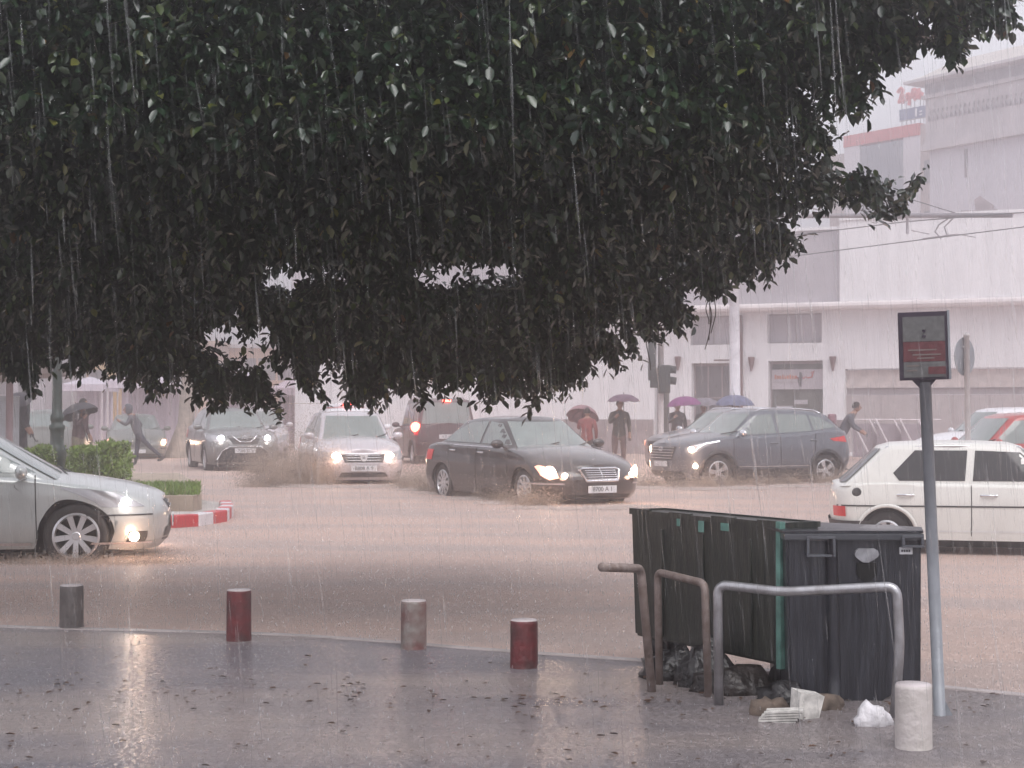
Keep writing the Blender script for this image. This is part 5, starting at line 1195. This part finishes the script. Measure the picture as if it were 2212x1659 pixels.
# far left background
M_tan = mat('tan_render', (.50, .37, .29), .8, var=.2, scale=.6); M_yel = mat('ochre_render', (.62, .40, .14), .8, var=.15, scale=.8)
def block(nm, lab, u0, u1, D, v_top, m, nwin=4, rows=1, depth=8, m2=None):
    x0, x1, zt1 = gx(u0, D), gx(u1, D), zz(v_top, D)
    g = thing(nm, lab, 'building', ((x0 + x1) / 2, D, 0), 0, 'low buildings beyond the square'); w2 = (x1 - x0) / 2
    bm = B(); box(bm, -w2, w2, 0, depth, 0, zt1); obj('wall', bm, m, g)
    bm = B(); box(bm, -w2 - .1, w2 + .1, -.25, depth + .1, zt1 + .002, zt1 + .22); obj('parapet', bm, m2 or M_bcream, g)
    for r_ in range(rows):
        for k in range(nwin):
            x = -w2 + (k + .5) * 2 * w2 / nwin; z = zt1 - 1.9 - r_ * 3
            bm = B(); box(bm, x - .5, x + .5, -.03, -.002, z, z + 1.3); obj('window', bm, M_shop, g)
    return g
block('far_building', 'ochre yellow low building beyond the lamp post', 100, 232, 48, 775, M_yel, 3)
block('far_building', 'tan building with tall pale pilasters beyond the running man', 236, 470, 50, 745, M_tan, 5, m2=M_tan)
block('far_building', 'orange brown building seen through the gap in the leaves', 472, 680, 52, 752, mat('orange_brown', (.52, .33, .22), .8, var=.25, scale=.5), 5)
block('far_building', 'pale lilac building behind the dark people carrier', 684, 1000, 50, 790, mat('lilac_render', (.52, .46, .50), .8, var=.1), 6)
block('far_building', 'mauve building end behind the woman in red', 1004, 1180, 46, 800, mat('mauve_render', (.48, .42, .44), .8, var=.1), 4)
block('far_building', 'grey building at the left edge behind the shelter', -260, 96, 44, 770, mat('grey_render', (.42, .40, .43), .8, var=.15), 5)
M_tent = mat('tent_canvas', (.66, .60, .68), .7, var=.08, scale=1.2, stretch=(6, 6, .6))
M_tent2 = mat('tent_canvas_pink', (.60, .48, .54), .7, var=.1, scale=1.2, stretch=(6, 6, .6))
def tent(u0, u1, D, v_e, v_t, lab, m, side=True):
    x0, x1 = gx(u0, D), gx(u1, D); w2 = (x1 - x0) / 2; ze, zt2 = zz(v_e, D), zz(v_t, D)
    g = thing('market_tent', lab, 'tent', ((x0 + x1) / 2, D, 0), 0, 'market tents across the square')
    bm = B(); ap = bm.verts.new((0, 1.5, zt2)); ring = []
    for (a, b_) in ((-w2, 0), (0, -.05), (w2, 0), (w2, 3), (0, 3.05), (-w2, 3)): ring.append(bm.verts.new((a, b_, ze)))
    low = [bm.verts.new((q.co.x, q.co.y, ze - .3)) for q in ring]
    for k in range(6): bm.faces.new((ring[k], ring[(k+1) % 6], ap)); bm.faces.new((ring[k], low[k], low[(k+1) % 6], ring[(k+1) % 6]))
    obj('canopy', recalc(bm), m, g)
    for a in (-w2 + .06, w2 - .06):
        for b_ in (.06, 2.9):
            bm = B(); tube(bm, [(a, b_, 0), (a, b_, ze)], .04, 6); obj('leg', bm, M_bar, g)
    if side:
        V = []; n = 26
        for i in range(n + 1):
            x = -w2 + .1 + (2 * w2 - .2) * i / n; y = 2.2 + .10 * math.sin(i * 1.7); V += [(x, y, .1), (x, y, ze - .05)]
        obj('side_curtain', raw(V, [(2*i, 2*i+2, 2*i+3, 2*i+1) for i in range(n)]), m, g, True)
tent(228, 392, 34, 822, 770, 'white tent with a hanging curtain right of the running man', M_tent)
tent(422, 560, 37, 820, 790, 'pale tent behind the grey crossover', M_tent)
tent(582, 690, 36, 838, 806, 'striped white tent above the patrol car', M_tent2)
tent(696, 850, 39, 850, 815, 'pinkish tent right of the striped one', M_tent2)
tent(130, 222, 38, 830, 812, 'low pale lilac tent behind the lamp post', M_tent, True)
# plane tree trunk with a flared foot
Dq = 28; g = thing('street_tree', 'beige street tree trunk with a flared foot left of the grey crossover', 'tree', (gx(402, Dq), Dq, 0))
bm = B(); tube(bm, [(0, 0, -.1), (0, 0, .4), (0, 0, 1.1), (0.02, 0, 2.4), (.05, 0, 4.6)], [.75, .55, .27, .2, .17], 12); obj('trunk', bm, mat('pale_bark', (.36, .31, .27), .8, var=.25, scale=5), g, True)
def leaf_ball(c, rad, n, size, sq=1):
    d = rng.normal(size=(n, 3)); d /= np.linalg.norm(d, axis=1)[:, None]; r_ = rng.random(n) ** .4
    T = np.array(c) + d * r_[:, None] * np.array(rad) * (1 + .18 * np.sin(d[:, 0:1] * 7 + d[:, 2:3] * 5)); a, b, c_ = ortho(rng.normal(size=(n, 3)), rng.uniform(0, 6, n))
    s = rng.uniform(*size, n)[:, None]; return scatter(LV, LF, np.stack([a * s, b * s, c_ * s], axis=2), T)
obj('crown', leaf_ball((0, 0, 5.6), (2.2, 2, 1.6), 3500, (.15, .3)), M_leaf, g)

# shelter at far left
Ds = 17.5; g = thing('bus_shelter', 'brown roofed waiting shelter at the left edge behind the man in black', 'shelter', (gx(20, Ds), Ds, 0))
bm = B(); tube(bm, [(0, 0, 0), (0, 0, zz(825, Ds))], .07, 10); obj('post', bm, mat('shelter_mauve', (.22, .15, .16), .6), g, True)
bm = B(); tube(bm, [(-1.6, 0, 0), (-1.6, 0, zz(825, Ds))], .07, 10); obj('post', bm, MATS['shelter_mauve'], g, True)
bm = B(); zr = zz(838, Ds); V = [bm.verts.new(p) for p in ((-2.4, -.6, zr), (.85, -.3, zr + .28), (.85, 1.8, zr + .28), (-2.4, 1.8, zr))]; bm.faces.new(V)
r_ = bmesh.ops.extrude_face_region(bm, geom=bm.faces[:]); bmesh.ops.translate(bm, vec=(0, 0, .16), verts=[v for v in r_['geom'] if isinstance(v, bmesh.types.BMVert)]); obj('roof', recalc(bm), mat('shelter_roof', (.17, .13, .12), .6, var=.2), g)
bm = B(); box(bm, -1.5, -.08, .9, .93, .3, zr - .15); obj('glass_panel', bm, mat('shelter_glass', (.40, .42, .45), .2), g)

# ------------------------------------------------------------ traffic island, hedges, green lamp post
isl = [(600, 1108), (505, 1112), (488, 1130), (420, 1140), (356, 1146), (200, 1160), (-200, 1175)]
P = [(gx(498, 12.9), 12.9), (gx(503, 12.3), 12.3), (gx(490, 11.65), 11.65), (gx(420, 11.0), 11.15), (gx(352, 10.9), 10.95), (-7.5, 10.9), (-12, 10.9), (-12, 17), (-8.5, 17.5), (-7.2, 16.5), (-5.3, 14)]
P = [(p[0], p[1] * K) for p in P]
M_kw = mat('kerb_white', (.68, .64, .66), .4, var=.1); M_kr = mat('kerb_red', (.50, .04, .05), .4, var=.1)
g = thing('traffic_island', 'low planted traffic island with a red and white painted kerb', 'traffic island', (0, 0, 0))
bm = B(); prism(bm, P, -.1, .10, 'XY'); obj('base', recalc(bm), M_conc, g)
k = 0
for i in range(0, 7):
    a, b_ = Vector(P[i]), Vector(P[i+1]); n = max(1, round((b_ - a).length / .42))
    for j in range(n):
        p, q = a.lerp(b_, j / n), a.lerp(b_, (j + 1) / n); d = (q - p).normalized(); nr = Vector((d.y, -d.x)) * -1
        bm = B(); prism(bm, [tuple(p + nr * .012), tuple(q + nr * .012), tuple(q - nr * .16), tuple(p - nr * .16)], -.05, .155, 'XY'); bmesh.ops.bevel(bm, geom=bm.edges[:], offset=.012, segments=1, affect='EDGES')
        obj('kerb_stone', recalc(bm), (M_kr, M_kw)[k % 2], g); k += 1
        if k > 26: break
pl = [(gx(436, 13.6), 13.6), (gx(436, 12.2), 12.2), (gx(420, 12), 11.95), (-12, 11.9), (-12, 16.4), (-6.2, 16.4)]; pl = [(a, b_ * K) for a, b_ in pl]
g = thing('planter', 'low beige planter wall on the traffic island', 'planter', (0, 0, 0))
bm = B(); prism(bm, pl, .10, .31, 'XY'); obj('wall', recalc(bm), mat('planter_beige', (.36, .29, .23), .8, var=.2), g)
M_grass = mat('wet_grass', (.14, .22, .04), .6, var=.4, scale=5)
def tuft(nm, lab, cat_, poly_fn, n, hgt, z0, kind=None, m=M_grass, group=None, wd=.012):
    T = np.array([poly_fn() for _ in range(n)]); T = np.concatenate([T, np.full((n, 1), z0)], axis=1)
    d = np.stack([rng.normal(0, .35, n), rng.normal(0, .35, n), np.ones(n)], axis=1); a, b, c = ortho(d, rng.uniform(0, 6, n)); L = rng.uniform(.4, 1, n)[:, None] * hgt
    V = [(0, -1, 0), (0, 1, 0), (.6, .7, .1), (1, 0, .25), (.6, -.7, .1)]
    return tag(obj(nm, scatter(V, [(0, 1, 2, 4), (4, 2, 3)], np.stack([a * L, b * wd, c * L], axis=2), T), m), lab, cat_, group, kind)
tuft('grass', 'short bright wet grass in the planter corner behind the silver saloon', 'grass', lambda: (lambda yo: (random.uniform(-6.6, gx(432, yo)), yo * K))(random.uniform(12.05, 13.5)), 5000, .13, .31, 'stuff')
M_hedge = mat('hedge_leaf', (.15, .22, .04), .5, var=.5, scale=3)
def hedge(u, D, w_, h_, z0, lab):
    n = 7000; T = np.stack([rng.uniform(-1, 1, n), rng.uniform(-1, 1, n), rng.random(n)], axis=1)
    T[:, 0] = np.sign(T[:, 0]) * np.abs(T[:, 0]) ** .6 * w_ / 2 * (1 - .18 * T[:, 2] ** 3); T[:, 1] = T[:, 1] * .5; T[:, 2] = z0 + T[:, 2] ** .7 * h_ * (1 + .10 * np.sin(T[:, 0] * 9) + .06 * np.sin(T[:, 0] * 23))
    d = rng.normal(size=(n, 3)) + np.array([0, 0, 1]); a, b, c = ortho(d, rng.uniform(0, 6, n)); s = rng.uniform(.04, .09, n)[:, None]
    g = thing('hedge', lab, 'hedge', (gx(u, D), D, 0), 0, 'clipped hedges on the traffic island')
    obj('foliage', scatter(LV, LF, np.stack([a * s, b * s * .5, c * s], axis=2), T), M_hedge, g)
    bm = B()
    for x in np.linspace(-w_ * .4, w_ * .4, 5): tube(bm, [(x, 0, z0 - .05), (x + .03, .02, z0 + h_ * .7)], .03, 6)
    obj('stems', bm, M_bark, g)
hedge(217, 14.6, .88, .55, .33, 'rounded bright green hedge right of the lamp post')
hedge(82, 15.0, .75, .48, .33, 'smaller green hedge left of the lamp post')
Dl = 15.0; M_lp = mat('green_cast_iron', (.025, .04, .033), .45, var=.4, scale=14)
g = thing('ornate_lamp_post', 'dark green ornate cast iron lamp post between the hedges', 'lamp post', (gx(123, Dl), Dl, .3))
r0 = .1; pf = [(.17, .0), (.17, .1), (.13, .14), (.12, .2), (.16, .34), (.165, .48), (.13, .56), (.11, .60), (.115, .75), (.12, .84), (.135, .86), (.135, .92), (.10, .94), (.10, .99), (.115, 1.01), (.115, 1.09), (.09, 1.12), (.085, 1.4), (.078, 2.2), (.075, 3.6), (.06, 4.6)]
bm = B(); lathe(bm, pf, 16); obj('post', bm, M_lp, g, True)
bm = B(); lathe(bm, [(.05, 4.6), (.18, 4.7), (.24, 5.1), (.1, 5.3), (.02, 5.5)], 12); obj('lantern', bm, M_lp, g, True)

# ------------------------------------------------------------ people and umbrellas
M_skin = mat('skin', (.36, .20, .15), .6)
M_hair = mat('dark_hair', (.02, .015, .012), .6)
def person(lab, loc, rz, J, top, bot, shoes=M_black, hair=M_hair, hood=False, group='people hurrying through the rain', coat=0.62, scale=1.0, bag=None, name='person'):
    """J: joint name -> (x, y, z), x to the person's right-left, -y = facing"""
    root = thing(name, lab, 'person', loc, rz, group); root.scale = (scale,) * 3
    V = []; E = []; Rd = []
    def add(p, r_, par=None):
        V.append(p); Rd.append(r_); i = len(V) - 1
        if par is not None: E.append((par, i))
        return i
    def mid(a, b_, t): return tuple(a[k] + (b_[k] - a[k]) * t for k in range(3))
    pel = add(J['pelvis'], .15); wa = add(mid(J['pelvis'], J['chest'], .5), .14, pel); ch = add(J['chest'], .165, wa); nb = add(J['neck'], .075, ch); hd_ = add(J['head'], .07, nb)
    for s in ('l', 'r'):
        sh_ = add(J['sh_' + s], .085, ch); el = add(J['el_' + s], .058, sh_); wr_ = add(J['wr_' + s], .038, el)
        W_ = Vector(J['wr_' + s]); dv = (W_ - Vector(J['el_' + s])).normalized(); sd_ = dv.cross(Vector((0, 1, 0)) if abs(dv.y) < .9 else Vector((1, 0, 0))).normalized(); pn_ = sd_.cross(dv)
        pm = add(tuple(W_ + dv * .05), .032, wr_)
        for k, (o_, ln) in enumerate(((-.028, .06), (-.01, .075), (.01, .07), (.027, .055))):
            k1 = add(tuple(W_ + dv * .09 + sd_ * o_), .012, pm); k2 = add(tuple(W_ + dv * (.09 + ln * .6) + sd_ * o_ + pn_ * .02), .009, k1); add(tuple(W_ + dv * (.09 + ln * .7) + sd_ * o_ + pn_ * .045), .008, k2)
        t1 = add(tuple(W_ + dv * .05 + sd_ * -.04 + pn_ * .01), .011, pm); add(tuple(W_ + dv * .085 + sd_ * -.05 + pn_ * .03), .009, t1)
        hp = add(J['hip_' + s], .105, pel); kn = add(J['kn_' + s], .068, hp); an = add(J['an_' + s], .045, kn); A_ = Vector(J['an_' + s]); add(tuple(A_ + Vector((0, -.10, -.05))), .04, an); add(tuple(A_ + Vector((0, -.17, -.055))), .03, len(V) - 1)
    me = bpy.data.meshes.new('person_body'); me.from_pydata(V, E, []); o = bpy.data.objects.new('tmp', me); COL.objects.link(o)
    md = o.modifiers.new('s', 'SKIN'); md.use_smooth_shade = True; ss = o.modifiers.new('u', 'SUBSURF'); ss.levels = 1
    for i, r_ in enumerate(Rd):
        sv_ = me.skin_vertices[0].data[i]; sv_.radius = (r_, r_); sv_.use_root = (i == 0)
    dg = bpy.context.evaluated_depsgraph_get(); m2 = bpy.data.meshes.new_from_object(o.evaluated_get(dg)); bpy.data.objects.remove(o)
    m2.materials.clear()
    for m in (top, bot, shoes, M_skin): m2.materials.append(m)
    zc_ = J['pelvis'][2] - (.05 if coat < .8 else .3); zn = J['neck'][2]
    hands = [Vector(J['wr_l']), Vector(J['wr_r'])]; ank = [Vector(J['an_l']), Vector(J['an_r'])]
    for p in m2.polygons:
        c = p.center; i = 0
        if c.z > zn - .01: i = 3
        elif min((c - h_).length for h_ in hands) < .10 and min((c - h_ ).length for h_ in (Vector(J['el_l']), Vector(J['el_r']))) > .2 and c.z > 0: i = 3 if min((c - h_).length for h_ in hands) < .09 else 0
        elif min((c - a_).length for a_ in ank) < .13 or c.z < .1: i = 2
        elif c.z < zc_: i = 1
        p.material_index = i; p.use_smooth = True
    obj('body', m2, None, root)
    # head with a face, hair or hood
    H_ = Vector(J['head']) + Vector((0, -.01, .08)); bm = B(); bmesh.ops.create_uvsphere(bm, u_segments=18, v_segments=14, radius=1)
    for v in bm.verts:
        x, y, z = v.co; v.co = Vector((x * .078 * (1 - .18 * max(0, -z)), y * .098, z * .12)) + H_
    tube(bm, [H_ + Vector((0, -.095, .02)), H_ + Vector((0, -.125, -.02)), H_ + Vector((0, -.10, -.03))], [.008, .016, .012], 6)
    for s in (-1, 1): bmesh.ops.create_uvsphere(bm, u_segments=8, v_segments=6, radius=.022, matrix=Matrix.Translation(H_ + Vector((s * .08, 0, 0))) @ Matrix.Diagonal((.5, .8, 1.3, 1)))
    hd2 = obj('head', bm, M_skin, root, True)
    bm = B()
    for s in (-1, 1): bmesh.ops.create_uvsphere(bm, u_segments=8, v_segments=6, radius=.011, matrix=Matrix.Translation(H_ + Vector((s * .032, -.092, .01))))
    obj('eyes', bm, M_hair, hd2)
    bm = B(); tube(bm, [H_ + Vector((-.025, -.092, -.058)), H_ + Vector((0, -.10, -.06)), H_ + Vector((.025, -.092, -.058))], .006, 5); obj('mouth', bm, mat('lips', (.25, .08, .07), .5), hd2)
    bm = B(); bmesh.ops.create_uvsphere(bm, u_segments=18, v_segments=12, radius=1)
    for v in bm.verts:
        x, y, z = v.co; k = 1.25 if hood else 1.06
        v.co = Vector((x * .085 * k, max(y, -.72) * .105 * k + .012, z * .125 * k + .012)) + H_
    bmesh.ops.delete(bm, geom=[v for v in bm.verts if v.co.z < H_.z - (.13 if hood else .03) or (v.co.y < H_.y - .055 and v.co.z < H_.z + (.04 if not hood else .07))], context='VERTS')
    obj('hood' if hood else 'hair', bm, top if hood else hair, root, True)
    if bag:
        bm = B(); box(bm, -.15, .15, .10, .30, J['chest'][2] - .28, J['chest'][2] + .16, .05); obj('backpack', bm, bag, root, True)
    return root
def standing(lean=0, arm='none'):
    J = dict(pelvis=(0, 0, .95), chest=(0, -.03 - lean, 1.32), neck=(0, -.04 - lean * 1.4, 1.50), head=(0, -.06 - lean * 1.6, 1.57), sh_l=(.19, -.02 - lean, 1.40), sh_r=(-.19, -.02 - lean, 1.40),
             el_l=(.26, .02 - lean, 1.12), el_r=(-.26, .02 - lean, 1.12), wr_l=(.24, -.12 - lean, .90), wr_r=(-.24, -.12 - lean, .90),
             hip_l=(.10, 0, .88), hip_r=(-.10, 0, .88), kn_l=(.11, -.04, .48), kn_r=(-.11, -.02, .48), an_l=(.11, .02, .08), an_r=(-.11, .05, .08))
    if arm in ('r', 'both'): J['el_r'] = (-.26, -.14, 1.20); J['wr_r'] = (-.12, -.24, 1.36)
    if arm in ('l', 'both'): J['el_l'] = (.26, -.14, 1.20); J['wr_l'] = (.12, -.24, 1.36)
    return J
def umbrella(lab, loc, rad, hgt, m, tiltx=0, tilty=0, shaft=.55):
    g = thing('umbrella', lab, 'umbrella', loc, 0, 'open umbrellas'); g.rotation_euler = (tiltx, tilty, 0)
    bm = B(); n = 32; rings = []
    for j, t in enumerate(np.linspace(0, 1, 8)):
        ring = []
        for k in range(n):
            a = 2 * math.pi * k / n; sc_ = 1 - .07 * t * (1 - abs(math.cos(4 * a))) ; r_ = rad * math.sin(t * 1.25) / math.sin(1.25) * sc_
            z = hgt * (math.cos(t * 1.25) - math.cos(1.25)) / (1 - math.cos(1.25)) - .0; ring.append(bm.verts.new((r_ * math.cos(a), r_ * math.sin(a), z + .03 * t * (1 - abs(math.cos(4 * a))))))
        rings.append(ring)
    for j in range(7):
        for k in range(n): bm.faces.new((rings[j][k], rings[j][(k+1) % n], rings[j+1][(k+1) % n], rings[j+1][k]))
    bmesh.ops.remove_doubles(bm, verts=bm.verts, dist=.0005); obj('canopy', recalc(bm), m, g, True)
    bm = B(); tube(bm, [(0, 0, hgt + .05), (0, 0, -shaft)], .009, 6); tube(bm, [(0, 0, -shaft), (0, 0, -shaft - .08), (.03, 0, -shaft - .11), (.05, 0, -shaft - .08)], .013, 6); obj('shaft', bm, M_black, g)
    bm = B()
    for k in range(8):
        a = 2 * math.pi * k / 8; tube(bm, [(0, 0, hgt - .02), (rad * .6 * math.cos(a), rad * .6 * math.sin(a), hgt * .62), (rad * .98 * math.cos(a), rad * .98 * math.sin(a), .005)], .005, 4)
    obj('ribs', bm, M_black, g); return g
def cloth(n, c): return mat(n, c, .7, var=.25, scale=8)
C_olive = cloth('dark_olive_jacket', (.05, .05, .045)); C_mauve = cloth('dull_mauve_trousers', (.16, .10, .10)); C_red = cloth('red_coat', (.24, .05, .05)); C_blk = cloth('black_coat', (.03, .028, .035)); C_blue = cloth('navy_jeans', (.03, .035, .06)); C_grey = cloth('grey_jacket', (.10, .10, .12)); C_tan = cloth('khaki_trousers', (.25, .22, .17))
U_pl = cloth('plum_grey_nylon', (.16, .10, .14)); U_pk = cloth('dusty_pink_nylon', (.30, .17, .19)); U_vi = cloth('violet_nylon', (.24, .07, .20)); U_gr = cloth('grey_nylon', (.22, .20, .23)); U_bl = cloth('slate_blue_nylon', (.14, .15, .24)); U_bk = cloth('black_nylon', (.045, .04, .05))
D = 21.5
person('person in a dark bulky jacket under a plum umbrella left of the signals', (gx(1337, D), D, -.02), R(8), standing(.03, 'r'), C_olive, C_mauve, scale=1.0)
umbrella('plum grey umbrella held by the person in a dark bulky jacket', (gx(1345, D), D - .2, zz(869, D)), .41, .19, U_pl)
D = 22.5
person('person in a red coat seen from behind against a pink umbrella', (gx(1268, D), D, -.10), R(170), standing(.0, 'l'), C_red, C_blk, scale=.93)
umbrella('dusty pink umbrella tilted back behind the person in red', (gx(1260, D), D + .25, zz(902, D)), .43, .30, U_pk, R(-30), R(10))
D = 24.8
person('person with a white collar under the violet umbrella', (gx(1462, D), D, -.05), R(10), standing(0, 'r'), C_blk, C_blue)
umbrella('violet umbrella left of the grey one above the crossover bonnets', (gx(1478, D), D, zz(877, D)), .50, .27, U_vi, 0, R(-5))
person('person in black under the grey umbrella, mostly hidden', (gx(1520, 25.8), 25.8, -.05), R(-10), standing(0, 'l'), C_blk, C_blue, scale=.97)
umbrella('dull grey umbrella between the violet and the blue ones', (gx(1520, 25.8), 25.7, zz(878, 25.8)), .48, .25, U_gr)
person('person hidden behind the crossover roof under the blue umbrella', (gx(1588, 24.4), 24.4, -.05), R(0), standing(0, 'r'), C_grey, C_blue)
umbrella('slate blue umbrella above the slate crossover roof', (gx(1585, 24.4), 24.3, zz(877, 24.4)), .56, .30, U_bl)
J = standing(.22); J['el_l'] = (.22, -.35, 1.2); J['wr_l'] = (.2, -.62, 1.02); J['el_r'] = (-.24, -.3, 1.15); J['wr_r'] = (-.2, -.55, 1.0); J['kn_l'] = (.1, -.2, .5); J['an_l'] = (.1, -.12, .08); J['an_r'] = (-.1, .3, .12)
D = 22.0
person('person leaning forward with a mauve backpack behind the slate crossover', (gx(1815, D), D, -.05), R(85), J, C_grey, C_tan, bag=cloth('mauve_pack', (.30, .16, .19)), scale=.98)
# running man on the left
J = dict(pelvis=(0, 0, .92), chest=(0, -.16, 1.24), neck=(0, -.24, 1.40), head=(0, -.29, 1.45), sh_l=(.18, -.18, 1.34), sh_r=(-.18, -.16, 1.34), el_l=(.22, -.32, 1.12), el_r=(-.24, .04, 1.12), wr_l=(.15, -.50, 1.22), wr_r=(-.2, -.05, .95),
         hip_l=(.1, 0, .86), hip_r=(-.1, 0, .86), kn_l=(.1, .30, .52), kn_r=(-.1, -.06, .45), an_l=(.1, .66, .22), an_r=(-.1, -.10, .08))
D = 23.8
person('hooded man in grey running across the flooded road', (gx(300, D), D, -.02), R(-82), J, C_grey, C_blue, hood=True)
D = 19.0
person('stout person in a long black coat standing left of the lamp post', (gx(47, D), D, .1), R(100), standing(.03), C_blk, C_blk, coat=.9, scale=1.05)
umbrella('black umbrella tilted over the person in the long coat', (gx(42, D), D - .1, zz(885, D)), .48, .35, U_bk, R(10), R(-28), .7)
D = 19.5
person('person in a dark red jacket under a black umbrella right of the lamp post', (gx(168, D), D, .0), R(70), standing(.05, 'r'), cloth('dark_maroon_jacket', (.09, .05, .06)), C_tan, scale=.98)
umbrella('wide black umbrella blown sideways right of the lamp post', (gx(176, D), D - .1, zz(897, D)), .44, .26, U_bk, R(-8), R(-20))

# ------------------------------------------------------------ haze
bm = B(); box(bm, -170, 170, -30, 330, -1.6, 26)
hz = obj('haze', bm, None); hz['kind'] = 'stuff'; hz['label'] = 'pale rain haze filling the air'; hz['category'] = 'haze'
m = bpy.data.materials.new('rain_haze'); m.use_nodes = True; nn = m.node_tree.nodes; nn.remove(nn['Principled BSDF'])
pv = nn.new('ShaderNodeVolumePrincipled'); pv.inputs['Color'].default_value = (.96, .94, .97, 1); pv.inputs['Density'].default_value = .0095; pv.inputs['Anisotropy'].default_value = .85
m.node_tree.links.new(pv.outputs[0], nn['Material Output'].inputs['Volume']); hz.data.materials.append(m)
